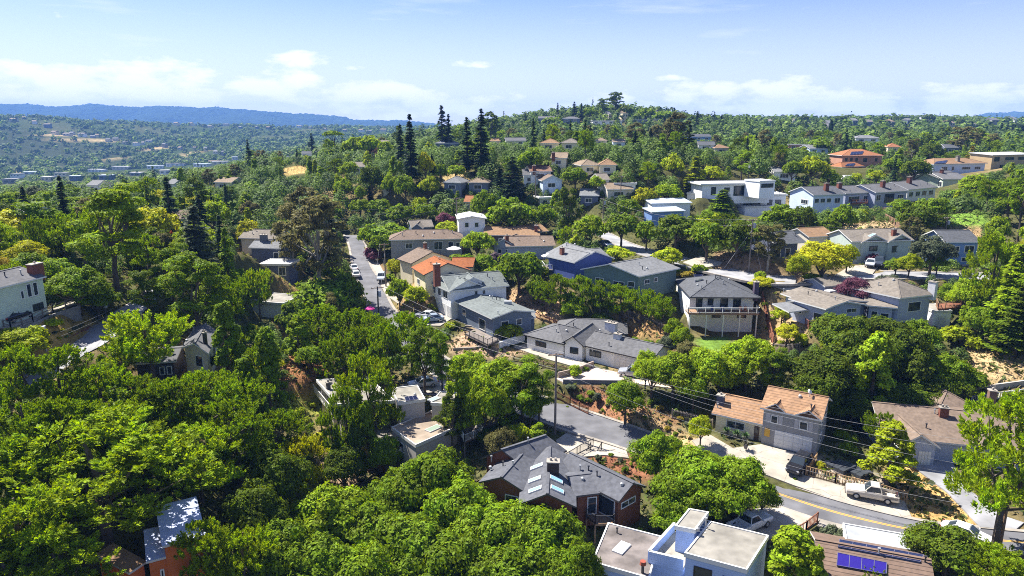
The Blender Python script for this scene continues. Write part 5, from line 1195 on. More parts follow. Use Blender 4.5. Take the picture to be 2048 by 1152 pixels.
def make_kind(kind, var, lod):
    """crown and trunk meshes at nominal size; returns (crown, trunk, nominal width, nominal height)"""
    key = (kind, var, lod)
    if key in NB: return NB[key]
    R = np.random.RandomState(sum(map(ord, kind))*97 + var*131)
    nf = (1.0, .3, .07)[lod]; sf = (1.0, 1.75, 3.3)[lod]
    tb = MB(); bark = BARK
    def curve(h, r, lean=.25):
        p = [np.array((0,0,-.8)), np.array((0,0,h*.3)), np.array((R.uniform(-lean,lean), R.uniform(-lean,lean), h*.65)), np.array((R.uniform(-lean,lean)*1.5, R.uniform(-lean,lean)*1.5, h))]
        tb.tube(p, [r*1.25, r, r*.75, r*.35], 7)
    if kind == 'O':
        W, Hh = 8., 6.5; lobes = []
        nl = 30
        for i in range(nl):
            a = R.uniform(0, 2*PI); e = math.asin(R.uniform(-.15, 1)); rr = R.uniform(.62, 1.0)
            lobes.append((math.cos(a)*math.cos(e)*2.9*rr, math.sin(a)*math.cos(e)*2.9*rr, 3.0+math.sin(e)*2.35*rr, R.uniform(.75, 1.35), R.uniform(.6, .95)))
        lobes.append((0,0,3.6,2.2,1.7))
        V = lobe_crown(R, lobes, int(17000*nf), .135*sf)
        curve(3.4, .21); limbs(tb, R, 2.6, [l[:3] for l in lobes[:9]], .3)
    elif kind == 'E':
        W, Hh = 9., 14.; lobes = []
        for i in range(34):
            z = R.uniform(4.6, 13); rm = 3.6*math.sin(min(1, (z-3)/8)*PI*.62+.25)*(1 if z < 11 else .75); a = R.uniform(0, 2*PI); rr = R.uniform(.35, 1)
            lobes.append((math.cos(a)*rm*rr, math.sin(a)*rm*rr, z, R.uniform(.7, 1.25), R.uniform(.55, .95)))
        V = lobe_crown(R, lobes, int(17000*nf), .15*sf, .45, .2)
        curve(9, .23, .5); limbs(tb, R, 7.5, [l[:3] for l in lobes[:16]], .24, .6)
    elif kind == 'P':
        W, Hh = 8., 11.; tip = []; lobes = []
        for i in range(26):
            z = R.uniform(3.2, 9.6); rm = 3.3*(1-((z-4.2)/7.2)**2*.8) if z > 4.2 else 2.9; a = R.uniform(0, 2*PI); rr = math.sqrt(R.uniform(.12, 1))
            lobes.append((math.cos(a)*rm*rr, math.sin(a)*rm*rr, z, R.uniform(.8, 1.35), R.uniform(.55, .9)))
        L = np.array(lobes); nt_ = 330; k = R.choice(len(L), nt_); d = sph(R, nt_); d[:, 2] = np.abs(d[:, 2])*1.0-.15
        T0 = L[k, :3] + d*np.c_[L[k, 3], L[k, 3], L[k, 4]]*R.uniform(.5, 1.1, (nt_, 1))
        n = int(19000*nf); kk = R.choice(nt_, n); ax = unit(d[kk]*.75 + np.array((0,0,.95))); q = R.uniform(0, 1, n)
        side = sph(R, n); hh = R.uniform(.5, .95, nt_)[kk]
        C = T0[kk] + ax*(q*hh)[:, None] + side*(.30*(1-q*.75))[:, None]
        V = leaves(R, C, side+np.array((0,0,.25)), .15*sf, .34, .5, T=ax+side*.7)
        curve(9.5, .2, .3); limbs(tb, R, 7, [l[:3] for l in lobes[:14]], .19, .3)
    elif kind == 'C':
        W, Hh = 5.2, 14.; n = int(15000*nf); nl = 20; Cc, Nn, Tt = [], [], []
        lz = np.linspace(1.4, 13.6, 26); lz = lz + R.uniform(-.2, .2, 26)
        per = n//26
        for i, z in enumerate(lz):
            rm = 2.6*(1-(z-1)/13.2)**.82*R.uniform(.72, 1.08); nb = max(4, int(9*(1-z/16))); aa = R.uniform(0, 2*PI, nb); br = rm*R.uniform(.65, 1.05, nb)
            w_ = br+.15; k = R.choice(nb, max(10, int(per*(rm+.35)/1.75)), p=w_/w_.sum()); m_ = len(k); t = np.sqrt(R.uniform(.02, 1, m_))
            rr = br[k]*t; sw = R.normal(size=m_)*(.13+.18*rr); a = aa[k]
            x = np.cos(a)*rr - np.sin(a)*sw; y = np.sin(a)*rr + np.cos(a)*sw; zz = z - .28*rr + .06*rr**2 + R.normal(size=m_)*.1
            Cc.append(np.c_[x, y, zz]); Nn.append(np.c_[np.cos(a)*.35, np.sin(a)*.35, np.ones(m_)]); Tt.append(np.c_[np.cos(a), np.sin(a), -.3*np.ones(m_)])
        V = leaves(R, np.concatenate(Cc), np.concatenate(Nn), .17*sf, .42, .5, T=np.concatenate(Tt))
        tb.tube([(0,0,-.8), (0,0,5), (0,0,13.6)], [.34,.24,.03], 7)
    elif kind == 'K':
        W, Hh = 5., 9.; lobes = []
        for i in range(40):
            z = R.uniform(1.4, 8.3); rm = 2.05*(1-max(0, (z-2.2)/6.9))**.7; a = R.uniform(0, 2*PI); rr = R.uniform(.55, 1.05)
            lobes.append((math.cos(a)*rm*rr, math.sin(a)*rm*rr, z, R.uniform(.45, .75), R.uniform(.4, .7)))
        V = lobe_crown(R, lobes, int(15000*nf), .13*sf, .7)
        curve(7, .17, .1); limbs(tb, R, 5, [l[:3] for l in lobes[:6]], .13, .1)
    elif kind == 'U':
        W, Hh = 9., 9.; lobes = []
        for i in range(26):
            a = R.uniform(0, 2*PI); rr = math.sqrt(R.uniform(0, 1)); lobes.append((math.cos(a)*3.6*rr, math.sin(a)*3.6*rr, 7.9-.9*rr**2, R.uniform(.8, 1.2), R.uniform(.45, .6)))
        V = lobe_crown(R, lobes, int(10000*nf), .15*sf)
        curve(7, .3); limbs(tb, R, 6, [l[:3] for l in lobes[:8]], .28, .1)
    elif kind == 'Y':
        W, Hh = 1.5, 8.; n = int(6000*nf); z = R.uniform(.3, 8, n); a = R.uniform(0, 2*PI, n); r = .75*np.sin(np.clip(z/8, 0, 1)**.55*PI*.98)**.6*R.uniform(.7, 1.05, n)
        C = np.c_[np.cos(a)*r, np.sin(a)*r, z]; V = leaves(R, C, np.c_[np.cos(a), np.sin(a), .4*np.ones(n)], .13*sf, .4, .5, T=np.tile((0,0,1.), (n,1)))
        tb.tube([(0,0,-.5), (0,0,6)], [.12,.03], 6)
    else:                                                       # 'S' shrub
        W, Hh = 2.4, 1.6; lobes = []
        for i in range(11):
            a = R.uniform(0, 2*PI); rr = math.sqrt(R.uniform(0, 1)); lobes.append((math.cos(a)*.8*rr, math.sin(a)*.8*rr, .75-.3*rr+R.uniform(-.1,.2), R.uniform(.3, .5), R.uniform(.35, .55)))
        V = lobe_crown(R, lobes, int(4200*nf)+40, .075*sf, .65)
        tb.tube([(0,0,-.3), (0,0,.6)], [.06,.03], 5); limbs(tb, R, .4, [l[:3] for l in lobes[:3]], .05, .05)
    crown = quads_mesh('crown', V, R.uniform(0, 1, len(V)), [LEAF])
    tm = bpy.data.meshes.new('trunk'); tm.from_pydata(tb.v, [], tb.f); tm.materials.append(bark); tm.update()
    NB[key] = (crown, tm, W, Hh); return NB[key]
COLS = dict(a=(.092,.138,.010), b=(.152,.238,.011), c=(.215,.31,.012), d=(.30,.37,.013), e=(.36,.38,.015), f=(.145,.14,.045), g=(.026,.05,.02), h=(.16,.06,.085), i=(.12,.145,.08), j=(.05,.09,.035), k=(.30,.10,.03), l=(.31,.26,.03), m=(.17,.125,.135))
KN = dict(O=('oak_tree','oak'), E=('eucalyptus_tree','eucalyptus'), P=('pine_tree','pine'), C=('conifer','conifer'), K=('leafy_tree','leafy tree'), U=('umbrella_pine','umbrella pine'), Y=('cypress','cypress'), S=('shrub','shrub'))
CN = dict(a='dark green', b='mid green', c='fresh green', d='lime green', e='yellow-green', f='olive-brown', g='near-black green', h='purple-leaved', i='grey-green', j='blue-green', k='red-leaved', l='golden', m='mauve-grey')
TREES = []                                                      # (kind, col, x, y, z, width, height)
def tree_px(kind, px, top, base, wpx, col):
    B = hit(px, base); d = PJ(*B)[2]; Hh = max(1.0, pole_top(B, top)-B[2]); Wd = wpx*d/F
    if kind != 'S':
        Hh = min(Hh, 26); 
    TREES.append((kind, col, B[0], B[1], B[2], Wd, Hh))
DATA = """
P 215 850 1085 400 c;P 60 960 1180 220 c;P 130 1080 1240 240 c;P 40 1090 1250 180 b;P 300 870 1000 170 b;P 405 850 1010 180 c;P 420 1035 1200 120 c;P 500 1040 1230 150 c;P 480 790 970 170 b;P 560 810 960 130 b
P 610 860 1010 100 e;P 360 740 900 130 b;P 430 730 890 140 b;P 300 740 880 120 b;P 495 730 880 110 b;P 130 690 850 130 b;P 215 715 870 110 b;P 50 690 860 110 b;P 60 790 960 150 b;P 150 800 960 150 b;P 240 785 930 130 c
P 20 860 1020 110 b;P 100 880 1040 140 b;O 45 645 735 130 d;S 105 632 652 45 d;O 520 950 1120 150 a;O 560 880 1040 130 a;O 660 960 1120 190 c;O 560 1030 1190 170 b;O 640 1060 1230 190 b;O 740 990 1160 190 b;O 820 1010 1190 210 b
O 870 885 1070 180 b;O 930 945 1110 180 b;O 800 930 1080 140 b;O 1000 995 1160 200 b;O 1090 1005 1180 180 b;O 1160 1065 1220 100 b;O 900 1050 1230 220 b;O 1030 1080 1250 200 b;O 720 1080 1260 200 b;O 1120 1090 1250 140 b;O 690 885 990 90 a;K 715 850 960 55 a;P 700 770 945 75 b;K 738 800 945 60 c;O 775 862 965 80 b;P 668 800 950 60 b;K 1012 762 872 55 b;O 955 742 852 75 b;O 1060 768 862 60 b
P 745 690 925 130 c;P 690 650 790 110 b;P 770 640 800 80 b;P 700 612 735 110 b;P 760 622 755 110 b;P 825 618 755 100 b;P 640 605 720 100 b;O 655 545 650 165 b;O 600 585 690 90 b;O 700 535 640 60 b;E 850 645 790 85 b;E 885 655 800 65 b
K 918 715 885 70 c;O 972 738 895 100 c;O 1000 705 830 140 c;E 1045 712 850 110 b;O 940 695 790 100 c;E 1078 735 850 75 b;E 905 790 900 70 a;O 985 850 905 70 a
O 1310 852 975 118 b;O 1400 885 1030 165 b;O 1470 902 1035 145 b;O 1350 930 1050 140 b;O 1345 1003 1085 95 b;O 1440 945 1050 140 b;O 1522 955 1035 75 b;S 1280 1052 1082 30 c;K 1572 1058 1215 145 c;K 1615 1085 1230 80 c;O 1885 1042 1165 165 a
P 1985 790 1113 220 c;P 2050 780 1100 110 c;P 2005 1100 1230 160 c;S 1662 1046 1086 45 i;P 1735 1132 1240 80 c;K 1772 838 975 115 d;P 1752 818 908 65 b;K 1735 662 850 105 c
O 1640 692 800 150 a;O 1700 645 790 160 a;O 1790 645 800 150 a;O 1850 692 810 140 b;O 1902 702 815 105 b;O 1620 735 840 115 a;O 1680 615 730 140 a;O 1760 622 730 130 a;O 1830 630 725 100 b;O 1790 755 850 140 a;O 1860 745 835 100 a;O 1700 765 855 100 a;O 1645 785 850 80 a;S 1920 645 692 90 d
O 1250 748 850 95 b;O 1302 705 800 85 c;O 1345 695 800 105 c;O 1410 682 800 115 c;O 1490 662 780 115 c;O 1440 705 800 115 c;E 1540 692 800 75 b;O 1385 742 820 75 b;O 1400 825 893 55 d;O 1290 690 780 50 c
P 1120 545 628 62 b;P 1160 550 632 62 b;P 1200 556 640 62 b;P 1240 562 648 62 b;P 1280 568 654 62 b;P 1320 582 666 58 b;P 1092 560 622 50 b;O 1145 588 655 60 c;O 1200 622 668 60 c;O 1345 628 692 45 c;O 1362 645 715 55 c;O 1332 665 720 42 i;K 1365 690 722 26 d
O 1038 492 588 108 b;O 1075 545 612 55 b;O 990 525 582 65 c;O 968 502 560 65 b;S 1018 640 678 62 d;S 905 640 656 34 d;O 1237 490 527 62 d;O 1335 490 542 66 d;S 1395 520 548 30 c;S 1372 535 556 44 l
O 800 548 622 55 c;O 832 565 624 55 d;O 792 512 562 42 e;S 745 486 522 45 h;S 850 478 507 42 h;O 762 462 520 55 b;O 955 455 522 80 c;O 895 438 476 52 d;O 890 420 462 45 h;O 742 442 508 55 b;O 785 442 500 100 b;O 990 500 540 36 m
E 235 358 580 185 c;P 175 402 560 105 b;O 160 525 625 125 b;E 90 395 500 130 b;O 30 412 500 120 e;O 60 472 560 100 e;O 15 505 590 60 l;O 130 442 520 110 b;E 400 500 690 145 b;P 310 602 775 165 c;P 255 665 765 85 c;K 545 655 855 80 b;K 500 705 855 75 b;K 460 595 765 75 b;P 522 522 650 68 c
C 465 450 645 60 b;C 400 408 565 105 i;C 345 352 475 55 j;O 310 402 500 100 e;O 392 442 530 85 c;E 350 482 625 100 b;E 300 532 645 85 a;K 600 628 728 60 c;O 622 685 752 65 b;C 135 348 470 42 g;C 55 372 450 42 g;O 432 392 470 75 c;O 502 432 502 55 e;E 640 388 600 145 f;E 590 405 560 85 f;E 612 368 500 95 f
P 300 348 430 55 b;O 335 455 487 26 k;S 355 455 488 42 c;O 112 508 592 95 b;O 200 560 640 90 b
U 670 258 312 44 b;O 712 266 322 55 c;O 742 266 322 55 c;O 772 276 322 35 c;C 625 266 316 30 j;C 803 246 345 34 g;C 823 224 368 46 g;C 885 208 305 36 g;C 898 226 305 28 g;C 935 233 348 44 g;C 963 216 350 54 g;E 982 220 292 40 a;C 500 278 345 24 j
O 852 297 372 36 e;O 882 322 372 30 b;O 912 325 364 40 c;O 860 347 402 46 d;C 1025 312 398 78 j;C 1000 332 392 55 j;O 780 342 402 40 c;O 812 342 412 50 b;O 745 322 402 58 a;O 700 318 362 42 c;O 690 352 402 40 c;O 722 366 412 30 c;C 740 371 402 20 g;O 762 392 442 58 b;O 722 392 442 48 c;O 842 387 442 36 d
O 852 402 452 55 b;O 800 402 456 58 b;O 968 372 452 62 b;O 1022 386 480 112 b;O 1090 402 470 55 b;E 1135 372 492 58 a;O 1180 420 502 82 c;O 1242 418 496 88 b;O 1292 432 502 55 b;O 1350 418 502 108 a;O 1412 432 522 95 b;O 1472 432 522 95 a;E 1535 442 540 85 f;C 1442 378 455 95 b
O 1288 366 432 48 e;O 1332 362 414 68 c;O 1258 392 442 55 b;C 1388 312 388 62 d;O 1345 302 368 52 d;O 1422 326 372 52 d;E 1482 297 362 58 b;E 1350 222 308 60 f;C 1376 242 312 40 a;C 1270 260 308 34 g;C 1300 256 304 28 g;O 1150 327 382 52 b;O 1062 290 352 50 b;Y 1090 325 350 5 g;Y 1096 323 350 5 g;Y 1282 298 322 5 g;O 1192 347 387 40 c;K 1112 377 422 24 c
O 1560 402 472 85 b;O 1512 442 502 55 b;O 1602 402 482 55 a;O 1682 402 472 55 b;O 1652 432 482 65 a;O 1722 415 442 25 d;O 1802 392 442 58 b;O 1862 387 452 78 b;O 1832 402 482 75 a;O 1872 422 472 55 a;O 1622 306 372 62 d;O 1656 332 377 34 c;O 1582 316 368 48 b;O 1826 312 372 70 a;O 1752 336 372 40 d;O 1710 342 376 28 d
O 1862 282 332 48 a;O 1782 312 352 48 b;C 1940 292 332 36 l;O 1640 272 312 48 b;E 1922 252 312 68 f;E 2012 352 452 85 b;O 1946 342 402 65 c;O 1988 422 502 55 c;P 1972 462 645 110 c;C 2012 482 690 125 c;C 2045 422 705 95 b;E 2035 332 482 75 b;O 1922 372 408 45 b;O 1930 545 645 80 c;O 1962 602 692 85 b;O 1892 560 615 50 b;C 2025 562 712 95 a
O 1640 472 572 125 e;O 1592 502 572 55 d;O 1622 542 582 48 c;O 1692 482 546 55 d;O 1816 502 556 58 d;O 1790 512 552 48 b;O 1858 462 552 85 i;O 1872 502 552 45 b;S 1745 503 528 30 h;O 1776 546 582 62 i;O 1522 550 582 56 e;S 1505 556 588 44 l;O 1562 602 652 46 d;O 1572 642 692 55 e;S 1602 657 692 30 d;S 1520 535 562 30 c
E 1230 183 236 52 a;E 1205 196 236 30 a;O 1250 208 240 40 a;O 1180 212 244 36 b;O 1290 212 246 44 b;O 1330 218 250 50 b;O 1370 224 250 40 a;O 1100 232 256 40 b;O 1060 238 262 40 b;C 1115 205 245 14 g;C 1148 203 245 22 g;C 1162 205 245 14 g;C 1393 222 262 16 g;C 1442 228 258 18 g;E 1905 233 252 20 a;O 1680 228 250 26 a;O 1856 225 250 26 a;C 1690 232 252 10 g;O 1790 228 250 26 a;C 1762 228 250 10 g;O 1605 228 250 24 a;O 1920 234 256 18 a;C 2000 245 275 14 g;C 2012 246 275 12 g;O 2032 244 275 28 g;Y 1660 240 275 9 g
"""
for ln in DATA.replace('\n', ';').split(';'):
    q = ln.split()
    if len(q) == 6: tree_px(q[0], *map(float, q[1:5]), q[5])
p_ = at(1708,603,121.5); TREES.append(('O','h', p_[0], p_[1], p_[2]-1.5, 6.6, 6.6))
# small planting in beds and along walls
for ln in """1135 815 6;1160 800 22;1175 806 18;1195 802 26;1215 812 10;1235 818 10;1255 830 9;1205 822 9;1225 806 12;1290 838 12;1150 752 38 c;1170 742 18;1140 780 24;1182 790 20 c;1118 745 14;1196 918 16;1222 912 12;1240 922 14;1262 930 12;1280 938 12;1250 945 18;1232 955 20;1300 945 14
925 690 7;940 682 7;955 690 7;965 700 7;980 696 7;990 706 7;1002 700 7;945 700 7;1015 708 8;930 706 9;970 686 7;1050 590 7;1068 600 6;1085 612 7;800 602 14 e;815 608 12 e;830 612 14 e;845 606 12 d;822 600 12 e;862 615 14 d;870 622 14 d;786 585 20;806 590 24;850 635 10;910 655 14 d;780 560 24 c;785 545 20 c
80 680 14 e;95 672 12 l;110 668 14;125 664 14 e;140 668 12;150 660 16;70 690 14;118 680 12 e;160 655 12;100 690 14 l;132 676 12;1245 672 20 c;1270 684 24 b;1295 690 24 b;1225 665 18;1320 690 20;1400 640 12;1386 612 14 d;1530 610 14;1545 640 12;1555 665 14 l;1536 660 16 d;1330 540 18 e;1355 545 18;1410 545 18 c
1440 560 18;1480 560 16 c;1240 530 14;1640 585 18;1660 560 18 c;1740 460 12;1755 462 10;1720 462 14 d;1770 465 12;1700 465 10;1590 690 20 e;1560 690 20 d;1300 810 20;1320 820 18 l;1360 840 16 l;1375 850 16;1335 860 14 l;1290 850 12 i;1350 870 14;1590 960 10;1640 935 24 e;1648 945 14;640 1000 20 l;650 985 24 l;670 990 22 l;655 970 18 l;660 1010 18 l;600 830 24 d;620 815 22 d;610 845 26 d;585 800 20 d;645 850 26 e;640 880 28 e;590 760 12;615 740 14 l;640 760 14;660 740 18 l""".replace('\n', ';').split(';'):
    q = ln.split(); px, py, w_ = map(float, q[:3]); B = hit(px, py); d = PJ(*B)[2]; Wd = w_*d/F
    TREES.append(('S', q[3] if len(q) > 3 else rng.choice('bbci'), B[0], B[1], B[2], Wd, Wd*rng.uniform(.55, .85)))
NHAND = len(TREES)
# ---------------------------------------------------------------- fill the hillside between them, keeping houses, streets and clearings in view
KEEP = []
for h in HOUSES:
    for w_ in h.wings:
        q = []
        for s, t in ((0,0), (1,0), (1,1), (0,1)):
            p = w_['a']+w_['u']*w_['W']*s+w_['v']*w_['Lr']*t
            q += [PJ(*p, w_['z']+(w_['r'] if w_['t'] not in ('flat',) else 0)), PJ(*p, max(w_['zf'], w_['z']-5.2 if w_['wc'] == 'stucco' else w_['z']-3.4))]
        q = np.array(q); KEEP.append((q[:,0].min(), q[:,1].min(), q[:,0].max(), q[:,1].max()-2, q[:,2].mean()))
for R_ in (ROAD_MAIN[:6], ROAD_MAIN[10:], ROAD_UP, ROAD_LEFT):
    for (a0, b0, z0), (a1, b1, z1) in zip(R_[:-1], R_[1:]):
        for t in (0, .5): 
            px = (a0[0]+b0[0])/2*(1-t)+(a1[0]+b1[0])/2*t; py = (a0[1]+b0[1])/2*(1-t)+(a1[1]+b1[1])/2*t; hw = abs(a0[0]-b0[0])/2+4; KEEP.append((px-hw, py-8, px+hw, py+8, 400))
for nm, mt, pl, c in slabs:
    q = np.array([PJ(*p, p@c[:2]+c[2]) for p in pl]); KEEP.append((q[:,0].min()+6, q[:,1].min(), q[:,0].max()-6, q[:,1].max(), q[:,2].mean()))
for col, pl in PAINT:
    q = np.array(pl); c = q.mean(0); r = (q.max(0)-q.min(0))*.36; KEEP.append((*(c-r), *(c+r), 500))
for s in ((840,755,880,785), (1250,735,1290,760), (1905,1050,1970,1095)): KEEP.append((*s, 120))
KA = np.array(KEEP)
FARH = []
def order(i, n):
    if n == 2: return ('left-hand', 'right-hand')[i]
    if n == 3: return ('left', 'middle', 'right')[i]
    o_ = ['leftmost', 'second from left', 'third from left', 'fourth from left', 'fifth from left', 'sixth from left', 'seventh from left', 'eighth from left', 'ninth from left', 'tenth from left']
    return o_[i] if i < n-1 and i < 10 else 'rightmost' if i == n-1 else 'number %d from left' % (i+1)
# ---------------------------------------------------------------- small houses further up the hill and across the valley
# px, base py, width px, depth m, roof type, roof colour, wall colour, wall height, description
FH = """712 306 34 8 gx warm cream 3.2 tan roofed cream bungalow;757 314 46 9 gx taupe terrawall 6 two storey peach house with grey roof;895 306 48 9 hip light bluegrey 4.5 blue-grey house with pale hip roof;620 318 40 8 gx slate white 4 white house with dark windows and slate roof;580 319 22 7 flat white white 3.5 small white flat roofed house
990 293 24 8 gx warm beige 3 small tan roofed house;1032 294 42 9 gx grey palegreen 3.5 grey roofed pale green house;1093 249 34 10 gx grey bluegrey 5 blue-grey two storey hilltop house;1142 253 36 10 hip grey bluegrey 6 square blue-grey hilltop house;1215 252 62 10 flat white white 4 long low white hilltop house;1282 250 34 10 flat white bluegrey 4 white roofed hilltop house
1098 305 40 9 hip warm cream 3.5 tan hip roofed house;1138 305 36 9 hip taupe cream 3.5 taupe hip roofed house;1202 292 26 8 hip tan cream 3 tiny tan roofed house;1238 295 26 8 gx tan paleblue 3 pale house with tan roof;1398 292 50 9 gx slate midblue 6 blue multi-level house;1412 306 34 9 gx slate white 4 white house under the blue one;1445 308 34 8 hip warm beige 3 tan roofed low house
1082 369 46 10 gx redbrown white 4 white house with red-brown roof and brick chimney;1060 373 30 8 gx grey white 3.5 pale grey roofed cottage;1117 345 34 9 gx tan cream 4.5 cream house with a broad chimney;1182 350 44 9 hip tan cream 3 tan hip roofed bungalow;1215 350 38 9 hip warm cream 3 orange-tan hip roofed bungalow;1105 388 44 10 gy brown paleblue 4 pale blue gable house with brown roof
1178 412 40 9 gx light slate 3 low house with grey-white double gable roof;1250 384 46 10 flat white white 2.5 white flat roofed pavilion;1240 396 56 8 gx tan beige 2.5 long tan roofed low house;1598 305 42 9 flat gravel terrawall 4 flat roofed tan house;1638 314 46 9 gx light paleblue 4 pale blue house with grey roof;1735 293 50 10 hip light white 5 white house with grey hip roof;1788 306 26 8 hip terra cream 3 small orange roofed house;1903 312 30 9 gx slate slate 4 dark slate house
1570 362 46 9 gx light white 3 white gabled cottage with grey roof;714 350 32 8 gx taupe palegreen 3 low house with grey-brown roof;775 390 20 8 gx tan beige 3 tiny tan roof among trees;905 398 40 9 hip light bluegrey 5 blue-grey two storey house;957 388 44 9 hip tan bluegrey 3.5 tan roofed house by the blue-grey one;936 424 18 6 gx terra tan 3 small orange-yellow shed;352 462 52 10 gx brown white 3 white house with brown roof and brick chimney
341 384 20 8 gx light white 3 small white house;446 381 42 9 gx tan beige 3 tan roofed bungalow;18 462 60 10 gx white beige 3.5 house with big white roof;185 386 24 9 gx light white 3 small white-roofed house;1092 412 30 8 flat white beige 2.5 cream flat roofed carport house;1210 380 24 8 gx taupe white 3 small white gable house;432 326 30 8 gx tan cream 3 lone tan roofed cottage at the valley edge;1490 486 36 7 gx taupe beige 2.5 low brown roofed house"""
for ln in FH.replace('\n', ';').split(';'):
    q = ln.split(); px, py, wp, Ld = map(float, q[:4]); t, rc, wc, hh = q[4], q[5], q[6], float(q[7]); ds = ' '.join(q[8:])
    B = hit(px, py); d = PJ(*B)[2]; Wm = wp*d/F; ang = rng.uniform(-.3, .3); u = np.array((math.cos(ang), math.sin(ang)))
    a_, c_ = B[:2]-u*Wm/2, B[:2]+u*Wm/2; z = B[2]+hh; n_ = max(1, int(Wm/5)); wn_ = []
    for i in range(n_):
        f0 = (i+.25)/n_; wn_.append('f %.2f %.2f %.1f %.1f' % (f0, f0+.42/n_, hh-2.1, hh-.7))
        if hh > 4.4: wn_.append('f %.2f %.2f %.1f %.1f' % (f0+.05, f0+.36/n_, .7, 1.9))
    hb = house('hillside_house', ds+' among trees on the hillside', ds, [wing(PJ(*a_, z)[:2], PJ(*c_, z)[:2], z, t, L=Ld, r=1.6 if t != 'flat' else .2, h=hh, wc=wc, rc=rc, o=.4, fa=2, win=';'.join(wn_), pad=0)], near=False, group='houses further up the hill')
    finish(hb); HOUSES.append(hb); FARH.append(hb)
    if 'chimney' in ds: chimney(hb, px-wp*.3, py-hh*F/d*.95-3, 1, .8, 1.4)
    y0 = PJ(*B[:2], z+1.5)[1]; KEEP.append((px-wp*.45, y0-3, px+wp*.4, y0+(py-y0)*.5, d))
# tiny houses on the far ridge, the valley floor and the hillside beyond it
rs = random.Random(3); TINY = []
for px in range(1545, 2048, 40): TINY.append((px+rs.uniform(-8,8), 247+rs.uniform(-3,10), 13+rs.uniform(-4,8), 'far ridge'))
for px in range(1220, 1340, 30): TINY.append((px, 241+rs.uniform(-3,2), 14, 'hilltop'))
for px, py, w_ in ((60,349,60),(120,352,50),(190,345,60),(240,340,80),(310,338,60),(350,332,70),(400,334,60),(30,356,40),(150,362,40),(210,360,60),(90,362,46),(270,352,40),(330,348,30),(20,368,34),(440,328,40),(470,320,30)): TINY.append((px, py, w_, 'valley floor'))
for px, py in ((50,238),(70,247),(20,243),(90,252),(110,268),(128,272),(145,268),(165,275),(180,278),(195,276),(212,281),(230,284),(250,287),(270,290),(290,290),(300,286),(330,296),(360,298),(390,300),(410,302),(430,306),(445,310),(420,254),(350,252),(380,252),(450,254),(480,256),(510,256),(540,258),(600,256),(620,258),(650,260),(690,262),(720,262),(740,266),(770,264)):
    TINY.append((px+rs.uniform(-5,5), py+rs.uniform(-2,2), rs.uniform(12,20), 'left hillside' if px < 460 else 'distant ridge'))
TL = []
for px, py, wp, where in TINY:
    B = hit(px, py); d = PJ(*B)[2]; Wm = min(wp*d/F*rs.uniform(.3,.8), 30); hh = rs.uniform(4, 7) if where != 'valley floor' else rs.uniform(3.5, 6); u = np.array((1., rs.uniform(-.5, .5))); u /= np.linalg.norm(u); v = np.array((-u[1], u[0]))*rs.uniform(9, 16)
    wcn = rs.choice(('white','beige','white','bluegrey','grey','cream')); rcn = rs.choice(('grey','taupe','light','tan')) if where != 'valley floor' else rs.choice(('white','light','blue'))
    r_ = empty('distant_house' if where != 'valley floor' else 'valley_building', B, None, 'house' if where != 'valley floor' else 'building', 'far houses on the '+where)
    z0, z1 = B[2]-6, B[2]+hh; p = [B[:2]-u*Wm/2, B[:2]+u*Wm/2, B[:2]+u*Wm/2+v, B[:2]-u*Wm/2+v]
    b = MB(); b.prism(p, z0, z1); b.build('wall', WC[wcn], r_, B); 
    b = MB(); k_ = 1.06; c = np.mean(p, axis=0); p2 = [c+(q-c)*k_ for q in p]
    if where == 'valley floor': b.prism(p2, z1+.01, z1+.8)
    else:
        e = [(*q, z1) for q in p2]; m0, m1 = (np.array(e[0])+np.array(e[3]))/2, (np.array(e[1])+np.array(e[2]))/2; m0[2] += 2.5; m1[2] += 2.5
        b.add(e+[m0, m1], [(0,1,5,4),(2,3,4,5),(0,4,3),(1,2,5),(3,2,1,0)])
    b.build('roof', RC[rcn], r_, B)
    n_ = min(4, max(2, int(Wm/6))); nv = np.array((u[1], -u[0]))
    for i in range(n_):
        q = B[:2]-u*Wm/2+u*Wm*(i+.25)/n_; zz = z1-2.6; b = MB(); b.obox((*q, zz), (*(u*Wm*.5/n_), 0), (*(nv*.05), 0), (0,0,1.5)); b.build('window', GLASS, r_, B)
    TL.append((r_, px, py, d, wcn, rcn, where)); KEEP.append((px-wp/2, py-5, px+wp/2, py+1, d))
for where in set(t[6] for t in TL):
    g = sorted([t for t in TL if t[6] == where], key=lambda t: t[1])
    KEY = {}
    for t in g:
        px, py, d_ = t[1], t[2], t[3]; m_ = min(LM, key=lambda L: (L[0]-px)**2+(L[1]-py)**2*4)
        base = '%s house with %s roof' % (t[4].replace('bluegrey','blue-grey'), {'grey':'dark grey','taupe':'brown-grey','light':'pale grey','tan':'tan','white':'white','blue':'pale blue'}[t[5]]) if where != 'valley floor' else '%s flat-topped building' % t[4].replace('bluegrey','blue-grey')
        KEY.setdefault(base, []).append(t)
    for base, ts in KEY.items():
        for i, t in enumerate(ts):
            o_ = '' if len(ts) == 1 else (('left one', 'right one')[i] if len(ts) == 2 else order(i, len(ts))); t[0]['label'] = ((o_+', ') if o_ else '')+base+' on the '+where

